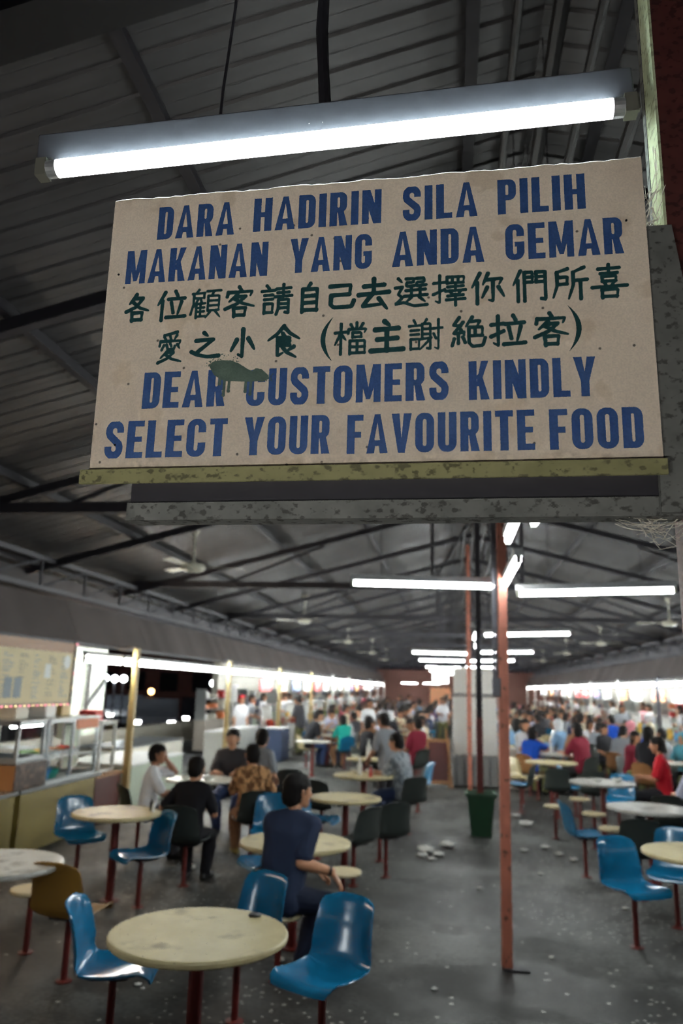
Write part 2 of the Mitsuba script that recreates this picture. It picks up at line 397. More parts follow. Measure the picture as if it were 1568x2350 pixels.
S_ = 0.235
def rrect(x0, y0, x1, y1, r):
    r = min(r, (x1 - x0) / 2 - 1e-4, (y1 - y0) / 2 - 1e-4)
    return sbox(x0 + r, y0 + r, x1 - r, y1 - r).buffer(r, quad_segs=6) if r > 0 else sbox(x0, y0, x1, y1)
def P(*p): return Polygon(p)
def glyph(ch):
    s, h = S_, 0.155
    if ch == 'I': return sbox(0, 0, s, 1), s
    if ch in 'OCGU':
        w = 0.56 if ch != 'U' else 0.55
        g = rrect(0, 0, w, 1, 0.24).difference(rrect(s * .95, h, w - s * .95, 1 - h, 0.09))
        if ch == 'U': g = unary_union([rrect(0, 0, w, 1, 0.24).intersection(sbox(0, 0, w, .5)), sbox(0, .4, w, 1)]).difference(rrect(s * .95, h, w - s * .95, 1.5, 0.09))
        if ch == 'C': g = g.difference(sbox(w / 2, .37, 1, .64))
        if ch == 'G': g = unary_union([g.difference(sbox(w / 2, .36, 1, .66)), sbox(w - s * .95, .2, w, .5), sbox(w * .5, .37, w, .5)])
        return g, w
    if ch == 'D':
        w = 0.54
        return unary_union([rrect(0, 0, w, 1, .22), sbox(0, 0, w * .5, 1)]).difference(unary_union([rrect(s, h, w - s * .95, 1 - h, .07)])), w
    if ch in 'PR':
        w = 0.54
        y0 = 0.40
        g = unary_union([rrect(0, y0, w, 1, .2), sbox(0, y0, w * .5, 1), sbox(0, 0, s, 1)]).difference(rrect(s, y0 + h * .9, w - s * .95, 1 - h * .95, .06))
        if ch == 'R': g = unary_union([g, P((s * 1.05, .46), (w * .8, .46), (w + .02, 0), (w - s + .01, 0))])
        return g, w + (0.02 if ch == 'R' else 0)
    if ch == 'A':
        w = 0.64
        t = .085
        o = P((0, 0), (w / 2 - t, 1), (w / 2 + t, 1), (w, 0))
        inn = P((w / 2 - .088, .33), (w / 2, .80), (w / 2 + .088, .33))
        cut = P((s * .98, -0.01), (s * .98 + .03, .185), (w - s * .98 - .03, .185), (w - s * .98, -0.01))
        return o.difference(inn).difference(cut), w
    if ch == 'V':
        w = 0.60
        return P((0, 1), (w / 2 - .1, 0), (w / 2 + .1, 0), (w, 1), (w - s, 1), (w / 2, .36), (s, 1)), w
    if ch == 'Y':
        w = 0.62
        return unary_union([P((0, 1), (s, 1), (w / 2, .62), (w - s, 1), (w, 1), (w / 2 + s / 2, .38), (w / 2 - s / 2, .38)), sbox(w / 2 - s / 2, 0, w / 2 + s / 2, .45)]), w
    if ch == 'H': return unary_union([sbox(0, 0, s, 1), sbox(.36, 0, .36 + s, 1), sbox(0, .43, .5, .57)]), .36 + s
    if ch == 'N':
        w = 0.60
        return unary_union([sbox(0, 0, s * .9, 1), sbox(w - s * .9, 0, w, 1), P((0, 1), (s * 1.05, 1), (w, 0), (w - s * 1.05, 0))]), w
    if ch == 'M':
        w = 0.72
        m = s * .86
        return unary_union([sbox(0, 0, m, 1), sbox(w - m, 0, w, 1), P((0, 1), (s, 1), (w / 2 + .06, .08), (w / 2 - .06, .08)), P((w, 1), (w - s, 1), (w / 2 - .06, .08), (w / 2 + .06, .08))]), w
    if ch == 'K':
        w = 0.58
        return unary_union([sbox(0, 0, s, 1), P((s * .9, .36), (w - s + .02, 1), (w, 1), (s * 1.3, .34)), P((s * .9, .60), (s * 1.5, .72), (w + .02, 0), (w - s, 0), (s * 1.2, .46))]), w + .02
    if ch == 'E': return unary_union([sbox(0, 0, s, 1), sbox(0, 0, .50, h), sbox(0, 1 - h, .50, 1), sbox(0, .43, .45, .57)]), .50
    if ch == 'F': return unary_union([sbox(0, 0, s, 1), sbox(0, 1 - h, .49, 1), sbox(0, .41, .43, .56)]), .49
    if ch == 'L': return unary_union([sbox(0, 0, s, 1), sbox(0, 0, .48, h)]), .48
    if ch == 'T': return unary_union([sbox(.14, 0, .14 + s, 1), sbox(0, 1 - h, .28 + s, 1)]), .28 + s
    if ch == 'S':
        w, q = 0.56, S_ * .46
        a = [(w - q, .69)]
        a += [(w / 2 + (w / 2 - q) * math.cos(t), .755 + (.245 - h / 2) * math.sin(t)) for t in np.linspace(0, math.pi, 12)]
        a += [(q, .69), (q + .03, .62), (w * .5, .50), (w - q - .03, .38), (w - q, .31)]
        a += [(w / 2 + (w / 2 - q) * math.cos(t), .245 - (.245 - h / 2) * math.sin(t)) for t in np.linspace(0, math.pi, 12)]
        a += [(q, .32)]
        return LineString(a).buffer(S_ * .43, cap_style='flat', join_style='round').intersection(sbox(-.1, 0, 1, 1)), w
    raise ValueError(ch)

def word_shape(word, x0, x1, base, cap):
    gap, x, gs = 0.11, 0.0, []
    for ch in word:
        g, w = glyph(ch)
        gs.append(affinity.translate(g, x, 0))
        x += w + gap
    x -= gap
    return affinity.affine_transform(unary_union(gs), [(x1 - x0) / x, 0, 0, cap, x0, base])
LINES = [('DARA', -0.4235, -0.2611, -.0990), ('HADIRIN', -0.222, 0.0345, -.0965), ('SILA', 0.0758, 0.2185, -.0965), ('PILIH', 0.2562, 0.4163, -.0970),
         ('MAKANAN', -0.4831, -0.1882, -.1950), ('YANG', -0.1438, 0.0176, -.1930), ('ANDA', 0.0568, 0.2296, -.1935), ('GEMAR', 0.2686, 0.479, -.1940),
         ('DEAR', -0.4231, -0.2574, -.4630), ('CUSTOMERS', -0.2158, 0.1627, -.4648), ('KINDLY', 0.1983, 0.4188, -.4670),
         ('SELECT', -0.4912, -0.2486, -.5616), ('YOUR', -0.2156, -0.0529, -.5614), ('FAVOURITE', -0.0211, 0.3112, -.5630), ('FOOD', 0.3362, 0.4922, -.5636)]
for w, a, b, v in LINES:
    add('lettering', upright(extr(word_shape(w, a, b, v, 0.0742), 0.0006)), 'm_letter_blue', sign, sign_to, label='blue painted word %s' % w)

HAN = {
 '各': (11, '45,4 20,36|38,18 72,18 46,48 8,64|30,28 60,52 94,62|32,68 33,97|32,69 72,68 69,97|32,93 70,93'),
 '位': (10, '28,4 6,46|20,32 20,98|62,2 70,18|40,28 94,26|50,40 58,74|84,38 73,80|36,89 98,87'),
 '顧': (6.5, '26,2 20,10|6,15 46,13|10,16 10,50 2,84|10,16 12,30 44,30|44,15 44,30|24,35 12,60|20,46 20,96|34,36 37,44|20,50 48,48|20,63 46,62|20,76 46,75|20,92 50,91|34,46 34,92|54,8 99,7|76,8 70,22|58,24 58,74|58,24 94,24 94,74|58,40 94,40|58,57 94,56|58,73 94,72|66,77 52,97|84,77 99,96'),
 '客': (10, '47,0 53,10|12,16 9,31|12,17 90,16 84,30|42,25 16,48|38,33 70,32 42,56 4,72|33,39 62,56 97,66|32,71 34,98|32,71 71,70 67,98|34,94 67,94'),
 '請': (8, '18,2 26,12|3,20 45,18|12,34 38,33|12,48 38,47|12,62 12,93|12,62 39,62 38,93|12,91 38,91|50,14 95,12|54,27 90,26|46,40 99,38|72,0 72,40|57,50 57,80 51,98|57,50 89,50 89,95 79,92|57,64 89,64|57,78 89,77'),
 '自': (12, '52,0 38,17|22,19 21,98|22,19 79,19 78,98|23,43 70,42|23,67 70,66|22,92 79,92'),
 '己': (13, '14,12 84,10 81,46|18,46 80,44|18,46 16,80 28,91 88,90 96,68'),
 '去': (12, '20,23 82,20|50,0 50,47|4,50 97,44|44,50 16,87 82,82|66,64 91,98'),
 '選': (8, '12,4 23,16|3,34 25,32 12,55 25,66 6,86|6,85 30,82 60,94 99,92|36,6 58,6 58,18 37,18 37,30 61,29|67,6 90,6 90,18 68,18 68,30 96,28|36,44 94,42|52,34 52,62|78,34 78,62|31,62 99,60|52,66 37,81|76,66 93,81'),
 '擇': (7.5, '4,26 37,24|22,2 22,90 10,83|3,62 37,47|44,8 44,28|44,8 95,8 92,28|44,27 92,27|60,8 60,26|77,8 77,26|46,40 92,38|69,30 69,52|40,53 99,51|54,56 60,64|84,54 78,64|46,69 92,67|42,81 97,79|69,64 69,99'),
 '你': (10, '28,2 5,46|20,32 20,98|52,4 37,38|48,24 93,21 85,38|66,28 66,92 54,88|49,48 34,80|82,48 98,78'),
 '們': (8.5, '24,2 3,46|16,32 16,98|35,8 35,98|35,8 58,8 58,40|35,23 58,23|35,39 58,39|69,8 69,40|69,8 95,8 95,95 83,92|69,23 94,23|69,39 94,39'),
 '所': (9.5, '44,4 10,15|14,14 14,56 2,92|16,30 43,29 42,53|16,52 42,51|91,2 58,16|60,16 60,54 46,97|60,42 99,40|80,42 80,99'),
 '喜': (8, '22,12 79,10|50,0 50,26|28,26 73,25|32,35 32,50|32,35 70,34 68,50|32,49 68,49|38,53 42,63|62,53 58,63|4,67 98,64|30,75 31,99|30,75 73,74 70,99|30,95 70,95'),
 '愛': (8, '76,2 25,12|25,16 32,26|48,14 52,24|75,12 66,25|12,31 9,45|12,31 91,30 84,43|26,44 18,58|36,42 42,57 66,57 69,47|50,38 55,46|78,42 88,54|44,59 16,84|40,66 69,66 40,87 6,99|33,72 60,88 97,96'),
 '之': (12, '44,2 57,14|18,31 79,27 22,76|4,72 26,84 60,92 99,89'),
 '小': (13, '50,2 50,92 36,85|29,36 10,72|70,33 92,68'),
 '食': (10.5, '50,0 30,24 2,43|50,3 70,24 99,41|47,24 54,33|32,37 32,93 49,84|32,37 69,36 69,60|32,48 69,48|32,60 69,60|48,66 60,82 90,98|83,66 64,77'),
 '檔': (7.5, '2,30 37,28|20,2 20,98|18,34 2,68|23,38 35,53|68,0 68,14|50,5 56,16|87,3 80,16|44,20 42,33|44,20 97,20 92,31|56,31 56,46|56,31 82,31 82,46|56,45 82,45|48,57 48,98|48,57 93,57 93,98|48,76 93,76|48,95 93,95|70,57 70,95'),
 '主': (13, '43,0 58,13|15,26 85,23|22,57 81,54|3,92 99,89|50,26 50,92'),
 '謝': (6.5, '15,2 20,12|1,20 35,18|6,34 30,33|6,47 30,46|6,61 6,93|6,61 31,61 30,93|6,91 30,91|53,0 46,12|40,14 40,60|40,14 64,14 64,93 55,90|40,30 64,30|40,46 64,46|34,62 67,58|62,64 33,94|71,30 99,28|88,2 88,94 77,89|74,46 81,61'),
 '絕': (9, '24,0 7,24 28,26|35,15 7,50 37,46|28,38 39,55|21,54 21,80|9,66 3,86|34,61 41,78|62,0 43,29|58,14 85,12 76,28|52,32 52,79 62,91 92,89 99,66|52,32 91,32 91,58|70,34 70,58|52,58 91,58'),
 '拉': (10, '3,28 38,25|22,2 22,92 9,84|2,64 38,48|66,2 73,16|44,27 97,24|53,38 60,72|87,36 76,80|38,89 99,86'),
}
def brush(ch, cx, cy, w, h):
    wd, strokes = HAN[ch]
    gs = []
    for st in strokes.split('|'):
        pts = np.array([[float(q) for q in p.split(',')] for p in st.split()])
        seg = np.linalg.norm(np.diff(pts, axis=0), axis=1)
        d = np.concatenate([[0], np.cumsum(seg)])
        tt = np.linspace(0, d[-1], max(4, int(d[-1] / 5)))
        q = np.stack([np.interp(tt, d, pts[:, k]) for k in (0, 1)], 1)
        u = tt / max(d[-1], 1e-6)
        fall = pts[-1, 1] > pts[0, 1] + 10 and abs(pts[-1, 0] - pts[0, 0]) > 8 and len(pts) < 4
        end = 0.55 if fall else 1.05
        rad = wd * (0.64 if wd < 9 else .60) * np.interp(u, [0, 0.16, 0.5, 0.85, 1], [1.12, 1.02, 0.92, (0.95 + end) / 2, end])
        cs = [Point(*p).buffer(r, quad_segs=3) for p, r in zip(q, rad)]
        gs += [unary_union([a, b]).convex_hull for a, b in zip(cs[:-1], cs[1:])]
    g = unary_union(gs).simplify(0.35)
    return affinity.affine_transform(g, [w / 100, 0, 0, -h / 100, cx - w / 2, cy + h / 2])
ROW3 = [('各', -0.4519), ('位', -0.3805), ('顧', -0.3095), ('客', -0.2404), ('請', -0.1667), ('自', -0.101), ('己', -0.0408), ('去', 0.0228), ('選', 0.0928), ('擇', 0.1641), ('你', 0.2344), ('們', 0.3104), ('所', 0.3814), ('喜', 0.4497)]
ROW4 = [('愛', -0.376), ('之', -0.3042), ('小', -0.2292), ('食', -0.1485), ('檔', -0.0192), ('主', 0.0489), ('謝', 0.1207), ('絕', 0.1985), ('拉', 0.2694), ('客', 0.3453)]
SIZE = {'自': (.050, .060), '己': (.056, .056), '各': (.054, .062), '喜': (.064, .066), '小': (.056, .062), '愛': (.052, .066), '之': (.058, .056), '食': (.062, .066)}
for row, y in ((ROW3, -0.2482), (ROW4, -0.3372)):
    for ch, x in row:
        w, h = SIZE.get(ch, (.062, .064))
        add('character', upright(extr(brush(ch, x, y, w, h), 0.0006)), 'm_letter_green', sign, sign_to, label='dark green brush character %s' % ch)
def paren(cx, cy, s):
    a = np.linspace(-1, 1, 17)
    out = [(cx + s * (0.011 - 0.022 * (1 - t * t)), cy + 0.044 * t) for t in a]
    inn = [(x + s * 0.0085 * (1 - t * t) + s * 0.0008, y) for (x, y), t in zip(out, a)]
    return Polygon(out + inn[::-1])
for x, s in ((-0.0659, 1), (0.3876, -1)):
    add('bracket_mark', upright(extr(paren(x, -0.336, s), 0.0006)), 'm_letter_green', sign, sign_to)
def splat():
    g = Polygon([(-.289, -.381), (-.284, -.3745), (-.268, -.3725), (-.250, -.374), (-.236, -.380), (-.218, -.392), (-.206, -.398), (-.199, -.392), (-.190, -.394), (-.179, -.404), (-.176, -.409), (-.186, -.414), (-.196, -.412), (-.208, -.413), (-.240, -.4105), (-.262, -.409), (-.280, -.397)]).buffer(0.003)
    gs = [g]
    for x, y0, L in ((-.2600, -.405, .036), (-.2505, -.405, .028), (-.2175, -.405, .030), (-.2075, -.405, .036), (-.2690, -.402, .016)):
        gs.append(LineString([(x, y0), (x - .001, y0 - L)]).buffer(0.0026))
        gs.append(Point(x - .001, y0 - L).buffer(0.0034))
    r_ = random.Random(9)
    for _ in range(60):
        a, d = r_.uniform(0.2, 3.0), r_.uniform(0.004, 0.018)
        gs.append(Point(-.268 + 0.022 * math.cos(a) + d * math.cos(a), -.384 + 0.010 * math.sin(a) + d * math.sin(a)).buffer(r_.uniform(.0005, .0013), quad_segs=2))
    for _ in range(14):
        gs.append(Point(-.176 + r_.uniform(-.004, .010), -.408 + r_.uniform(-.008, .006)).buffer(r_.uniform(.0006, .0016), quad_segs=2))
    return unary_union(gs)
add('paint_splash', upright(extr(splat(), 0.0009)), 'm_splat', sign, sign_to, label='grey green paint splash with drips')
for x, z in ((-.4985, -.1725), (.486, -.128), (-.47, -.535)):
    add('nail', cyl((x, 0.004, z), (x, -0.0015, z), 0.0022, 8), 'm_black', sign, sign_to)

ledge = thing('sign_ledge', 'moss stained olive steel angle carrying the lower edge of the hanging sign', 'ledge')
add('lip', bx(-.5255, .5225, -.020, -.014, -.616, -.5885), 'm_ledge', ledge, sign_to)
add('shelf', bx(-.5255, .5225, -.014, .030, -.5965, -.5925), 'm_ledge', ledge, sign_to)
brk = thing('sign_bracket', 'grey mottled steel frame under and beside the hanging sign, fixed to the red post', 'bracket')
add('lower_beam', bx(-.452, .66, .036, .085, -.674, -.640), 'm_bracket', brk, sign_to)
add('upper_beam', bx(-.452, .60, .050, .085, -.640, -.597), 'm_steel_dark', brk, sign_to, label='dark recessed rail')
gus = Polygon([(.520, -.137), (.566, -.137), (.584, -.30), (.602, -.46), (.606, -.545), (.66, -.565), (.66, -.674), (.515, -.674)])
add('gusset_plate', upright(extr(gus, 0.014)).apply_translation((0, 0.022, 0)), 'm_bracket', brk, sign_to)
np_ = thing('near_post', 'dark red steel post at the right edge of the sign, one side pale green', 'post')
add('shaft', bx(.4035, .52, 1.312, 1.40, -0.1, 4.2), 'm_near_post', np_)
add('painted_strip', bx(.3985, .4034, 1.312, 1.375, 2.757, 3.9), 'm_green_paint', np_, label='pale green painted side')
add('seam', bx(.3985, .4034, 1.380, 1.398, 2.757, 3.9), 'm_bracket', np_)
# cobwebs between sign corner and post, and below the bracket
def web_strands(seed, pts, n, sag, r=0.0007):
    q = random.Random(seed)
    out = []
    for _ in range(n):
        a, b = q.sample(pts, 2)
        a = np.array(a) + [q.uniform(-.012, .012) for _ in range(3)]
        b = np.array(b) + [q.uniform(-.012, .012) for _ in range(3)]
        t = np.linspace(0, 1, 7)[:, None]
        p = a + (b - a) * t
        p[:, 2] -= sag * q.random() * (4 * t * (1 - t))[:, 0]
        p += np.array([[q.uniform(-.002, .002) for _ in range(3)] for _ in range(7)])
        out.append(tube(p, r * q.uniform(.5, 1.5), 4))
    return join(*out)
tag(add('cobweb', web_strands(1, [(.364, 1.302, 2.80), (.372, 1.304, 2.84), (.396, 1.32, 2.86), (.398, 1.32, 2.93), (.397, 1.33, 2.79), (.366, 1.302, 2.76), (.388, 1.32, 2.765), (.375, 1.31, 2.77)], 26, 0.004), 'm_cobweb'),
    'dusty grey cobweb between the upper right corner of the sign and the post', 'cobweb', kind='stuff')
tag(add('cobweb', web_strands(2, [(.30, 1.345, 2.214), (.34, 1.345, 2.213), (.37, 1.35, 2.211), (.352, 1.345, 2.17), (.40, 1.345, 2.21), (.395, 1.345, 2.18), (.36, 1.35, 2.195), (.33, 1.345, 2.20)], 34, 0.006, 0.0006), 'm_cobweb'),
    'dusty cobweb hanging under the right end of the grey bracket', 'cobweb', kind='stuff')

def tube_lamp(name, label, length, to, L, c=COOL, w=1.0, group=None, cat='fluorescent lamp', r=0.019, batten=True, depth=0.05, twin=False):
    """a fluorescent lamp along local x: batten above, tube below"""
    t = thing(name, label, cat, group)
    h = length / 2
    if batten:
        add('batten', PL('bat%.2f' % length, lambda: bx(-h - .02, h + .02, -.028, .028, .026, .026 + depth, .004)), 'm_batten', t, to)
        add('end_socket', PL('sck%d' % twin, lambda: bx(-.012, .012, -.014, .014, -.078 if twin else -.022, .03)), 'm_lampcap', t, to @ T4().translate([-h - .004, 0, 0]))
        add('end_socket', PL('sck%d' % twin, None), 'm_lampcap', t, to @ T4().translate([h + .004, 0, 0]))
    for dz in ((0, -.055) if twin else (0,)):
        add('tube', PL('tub%.2f%.3f' % (length, r), lambda: cyl((-h + .01, 0, 0), (h - .01, 0, 0), r, 10)), 'm_tube', t, to @ T4().translate([0, 0, dz]), glow(L, c, w))
    return t
_pl = {}
def PL(k, fn, smooth=30):
    if k not in _pl:
        _pl[k] = shape(fn(), smooth)
    return _pl[k]

lampM = T4().translate([-0.254, 1.330, 3.0185]).rotate([0, 1, 0], -2.29)
lamp = thing('sign_lamp', 'lit bare fluorescent tube on a grey batten right above the hanging sign', 'fluorescent lamp')
add('batten', bx(-.632, .624, 0.0, .055, .018, .094, .004), 'm_batten_old', lamp, lampM)
for x in (-.612, .612):
    add('end_socket', join(bx(x - .012, x + .012, -.014, .014, -.020, .022), bx(x - .02, x + .02, .0, .012, -.005, .03)), 'm_lampcap', lamp, lampM)
    add('end_cap', cyl((x - math.copysign(.034, x), 0, 0), (x - math.copysign(.012, x), 0, 0), .0185, 16), 'm_alu', lamp, lampM)
add('tube', shape(cyl((-.578, 0, 0), (.578, 0, 0), .019, 24), 30), 'm_tube', lamp, lampM, glow(26, COOL, 14))
q = random.Random(4)
st = [(-.335, 1.335, 3.055), (-.30, 1.333, 3.085), (-.262, 1.36, 3.118), (-.262, 1.385, 3.13)]
add('string_tie', join(tube(st, .0022, 5), tube([(-.262, 1.35, 3.124), (-.274, 1.335, 3.09), (-.283, 1.331, 3.060)], .0016, 5), tube([(-.262, 1.35, 3.124), (-.258, 1.335, 3.085), (-.254, 1.331, 3.060)], .0016, 5),
    tube([(-.262, 1.35, 3.12), (-.247, 1.34, 3.10), (-.244, 1.335, 3.09)], .0014, 5)), 'm_string', lamp, label='white nylon string tied round the batten')
tag(add('hanging_rod', tube([(-.493, 1.375, 3.09), (-.490, 1.375, 3.20), (-.474, 1.373, 3.42), (-.46, 1.37, 4.2)], .0035, 6), 'm_steel_dark'), 'thin dark rod holding the lamp batten left of the cable bundle', 'rod')
tag(add('cable_bundle', tube([(-.262, 1.392, 3.10), (-.262, 1.39, 3.16), (-.268, 1.388, 3.25), (-.274, 1.386, 3.35), (-.272, 1.384, 3.45), (-.27, 1.38, 4.2)], [.013, .0135, .0125, .0138, .0125, .013], 8), 'm_cable'), 'thick dark cable bundle rising from the middle of the sign lamp', 'cable')
# porch frame in front of the hall that the rods and the post reach up to
tag(add('porch_beam', bx(-1.6, 1.2, 1.30, 1.46, 4.2, 4.34), 'm_steel_dark'), 'dark steel beam above the sign', kind='structure')

# ------------------------------------------------------------------ lamps of the hall and the stalls
LHALL, LROW = 34.0, 78.0
def hang(t, to, length, z_top):
    """two thin suspension wires from the batten up to the roof"""
    for x in (-length * .3, length * .3):
        c = np.array(to.matrix) @ np.array([x, 0, 0.06, 1])
        add('wire', cyl(c[:3], (c[0], c[1], z_top(c[0])), .003, 5), 'm_steel_dark', t)
HALL = [(-.21, 6.42, 2.78, -1.0), (1.16, 6.24, 2.71, 1.9), (1.115, 11.27, 2.73, 1.9), (-.18, 16.85, 2.695, -.5), (1.29, 17.78, 2.785, 1.4), (-.18, 20.8, 2.68, 0), (1.2, 21.8, 2.74, 1.9),
        (-.18, 27.0, 2.68, 0), (1.2, 27.2, 2.72, 0), (-.18, 32.4, 2.68, 0), (1.2, 32.4, 2.72, 0), (-.18, 38.0, 2.68, 0), (1.2, 43.0, 2.72, 0)]
HN = ['nearest crosswise tube lamp left of the red roof post', 'nearest crosswise tube lamp right of the red roof post', 'second crosswise tube lamp right of the red roof post', 'second crosswise tube lamp left of the posts, above the white pillar', 'third crosswise tube lamp right of the posts',
      'third crosswise tube lamp on the left, just above the white pillar', 'fourth crosswise tube lamp right of the posts']
for i, (x, y, z, tilt) in enumerate(HALL):
    to = T4().translate([x, y, z]).rotate([0, 1, 0], -tilt)
    t = tube_lamp('hall_lamp', HN[i] if i < 7 else '%s distant crosswise tube lamp behind the white pillar' % ORDW[i - 7], 1.2, to, 33.0 if i < 2 else 115.0, WHITE, 8.0 if i < 3 else (2.0 if i < 7 else .6), 'crosswise tube lamps under the ridge', r=0.021)
    hang(t, to, 1.2, lambda xx: roof_z(xx) - .05)
AX = [(.355, 3.95, 2.80, 'left tube of the lamp pair running lengthwise below the sign bracket'), (.455, 3.45, 2.80, 'right tube of the lamp pair running lengthwise below the sign bracket'), (.455, 5.60, 2.76, 'short looking lengthwise tube lamp beside the top of the red roof post'),
      (.42, 12.3, 2.76, 'lengthwise tube lamp above the second post'), (.52, 14.6, 2.755, 'lengthwise tube lamp between second and third post')]
for x, y, z, lb in AX:
    to = T4().translate([x, y, z]).rotate([0, 0, 1], 90)
    t = tube_lamp('ridge_lamp', lb, 1.2, to, LHALL, WHITE, 3.0 if y < 7 else 1.0, 'lengthwise tube lamps under the ridge', r=0.021)
    hang(t, to, 1.2, lambda xx: roof_z(xx) - .05)
for x, y in ((-2.9, 58.1), (-1.2, 55.5)):
    t = tube_lamp('hall_lamp', '%s tiny tube lamp at the far end left of the white pillar' % ('left' if x < -2 else 'right'), 1.2, at(x, y, 2.34), LROW, WHITE, .3, 'tube lamps at the far end of the hall')
    hang(t, at(x, y, 2.34), 1.2, lambda xx: roof_z(xx) - .05)
def row(side, x, y0, n, words, group):
    for k in range(n):
        y = y0 + 0.64 + k * 1.29
        warm = side < 0 and k < 2
        c = (1.0, .82, .62) if warm else (WHITE if k % 5 else (.95, 1.0, .93))
        lb = {0: 'first warm white tube lamp of the left stall row, beside the menu board', 1: 'second warm white tube lamp of the left stall row'}.get(k, words % ORDW[k]) if side < 0 else words % ORDW[k]
        tube_lamp('stall_lamp', lb, 1.2, T4().translate([x, y, 2.235 if side < 0 else 2.265]).rotate([0, 0, 1], 90), LROW, c, 1.2 if y < 20 else (.5 if y < 36 else .22), None if (warm and side < 0) else group, depth=.122 if side < 0 else .094, twin=True)
row(-1, -4.985, 10.06, 38, '%s white twin tube lamp in the row under the left fascia', 'tube lamps under the left fascia')
row(1, 5.86, 13.5, 36, '%s white twin tube lamp in the row under the right fascia', 'tube lamps under the right fascia')
# the row goes on towards the camera, outside the picture
for k in range(3):
    tube_lamp('stall_lamp', '%s warm tube lamp of the near stall behind the menu board' % ORDW[k] , 1.2, T4().translate([-5.25, 4.6 + 1.3 * k, 2.235]).rotate([0, 0, 1], 90), 26, (1.0, .74, .50), 4.0, 'tube lamps of the near stall', depth=1.255)
for k in range(4):
    tube_lamp('stall_lamp', '%s white tube lamp of the near right stalls' % ORDW[k], 1.2, T4().translate([5.86, 6.5 + 1.7 * k, 2.265]).rotate([0, 0, 1], 90), LROW, WHITE, 1.0, 'tube lamps of the near right stalls', depth=.094)
# street lamp on the road behind the photographer
sl = thing('street_lamp', 'street lamp on the road in front of the hall', 'street lamp')
add('pole', cyl((1.6, -5.6, -.1), (1.6, -5.6, 3.6), .06, 10), 'm_steel_mid', sl)
add('arm', tube([(1.6, -5.6, 3.55), (1.6, -5.2, 3.75), (1.6, -4.6, 3.78)], .03, 8), 'm_steel_mid', sl)
add('head', bx(1.42, 1.78, -4.9, -4.3, 3.72, 3.80, .02), 'm_steel_mid', sl)
add('lens', bx(1.45, 1.75, -4.86, -4.34, 3.69, 3.718), 'm_tube', sl, emit=glow(6.0, (1.0, .88, .80), 4.0))

# fluorescent tube on a stand just behind the photographer: it lights the face of the sign
sd = thing('stand_lamp', 'fluorescent tube on a metal stand behind the photographer', 'fluorescent lamp')
add('stand', cyl((-.5, -.52, 0), (-.5, -.52, 1.54), .016, 8), 'm_steel_mid', sd)
add('foot', lathe([(0, 0), (.22, 0), (.22, .02), (.03, .04), (0, .04)], 20), 'm_steel_mid', sd, at(-.5, -.52))
add('trough', bx(-1.14, .14, -.50, -.20, 1.455, 1.475, .004), 'm_steel_mid', sd)
add('batten', bx(-1.12, .12, -.505, -.46, 1.50, 1.57, .004), 'm_batten', sd)
add('tube', cyl((-1.08, -.43, 1.52), (.08, -.43, 1.52), .019, 12), 'm_tube', sd, emit=glow(57.0, (1.0, .96, .90), 25.0))

# ------------------------------------------------------------------ posts down the middle, pillar, bin, menu easel
ps = thing('roof_post', 'tall square red brown steel post standing in the aisle right of centre', 'post')
add('shaft', bx(-.0375, .0375, -.0375, .0375, 0, 4.85, .006), 'm_post_red', ps, T4().translate([.405, 6.11, 0]).rotate([0, 1, 0], .35))
add('base_plate', bx(-.02, .16, -.05, .05, 0, .012), 'm_steel_dark', ps, at(.40, 6.09))
for dx in (-.075, -.052):
    add('side_pipe', cyl((dx, -.01, 2.02), (dx, -.01, 4.6), .011, 8), 'm_steel_mid', ps, at(.425, 6.11))
add('junction_box', bx(-.09, -.03, -.05, .02, 1.88, 2.02, .005), 'm_steel_mid', ps, at(.425, 6.11))
p2 = thing('roof_post', 'dark red square post standing in the green bin', 'post')
add('shaft', bx(-.04, .04, -.04, .04, 0, 4.85, .006), 'm_steel_dark', p2, at(.43, 11.33))
add('painted_foot', bx(-.043, .043, -.043, .043, 0, 1.55, .003), 'm_pole_red', p2, at(.43, 11.33))
add('spotlight', lathe([(0, -.05), (.05, -.05), (.045, .02), (.02, .05), (0, .05)], 12), 'm_alu', p2, at(.36, 11.28, 2.86))
p3 = thing('roof_post', 'thin red brown post in front of the white pillar', 'post')
add('shaft', bx(-.04, .04, -.04, .04, 0, 4.85, .006), 'm_post_red', p3, at(.40, 15.6))
wp = thing('white_pillar', 'broad white pillar with painted panels and a grey foot in the middle of the hall', 'pillar')
add('core', bx(.16, .90, 16.75, 17.4, 0, 2.40), 'm_offwhite', wp)
add('upper_panel', bx(.10, .62, 16.58, 16.74, 1.86, 2.38, .01), 'm_white', wp)
add('upper_panel', bx(.645, .92, 16.58, 16.74, 1.86, 2.38, .01), 'm_white', wp)
add('shelf_band', bx(.08, .97, 16.54, 16.76, 1.80, 1.855), 'm_grey', wp)
add('lower_panel', bx(.08, .99, 16.56, 16.74, .62, 1.79, .012), 'm_white', wp)
add('foot_panel', bx(.08, .99, 16.58, 16.74, .02, .60, .01), 'm_grey', wp)
for k in range(5):
    add('foot_slat', bx(.14 + .17 * k, .16 + .17 * k, 16.55, 16.58, .03, .58), 'm_steel_mid', wp)
gbx = tag(add('grey_cabinet', bx(1.02, 1.62, 16.6, 17.2, 0, .78, .015), 'm_tin'), 'grey metal cabinet right of the white pillar', 'cabinet')
bn = thing('litter_bin', 'dark green plastic bin around the foot of the second post', 'bin')
prof_b = [(.145, 0), (.20, .52), (.215, .52), (.215, .56), (.19, .56), (.135, .02), (0, .02)]
bmesh = lathe(prof_b, 4); bmesh.apply_transform(trimesh.transformations.rotation_matrix(math.pi / 4, [0, 0, 1])); bmesh.apply_scale([1.3, 1.3, 1.0])
add('body', bmesh, 'm_bin', bn, at(.43, 11.25, .001))
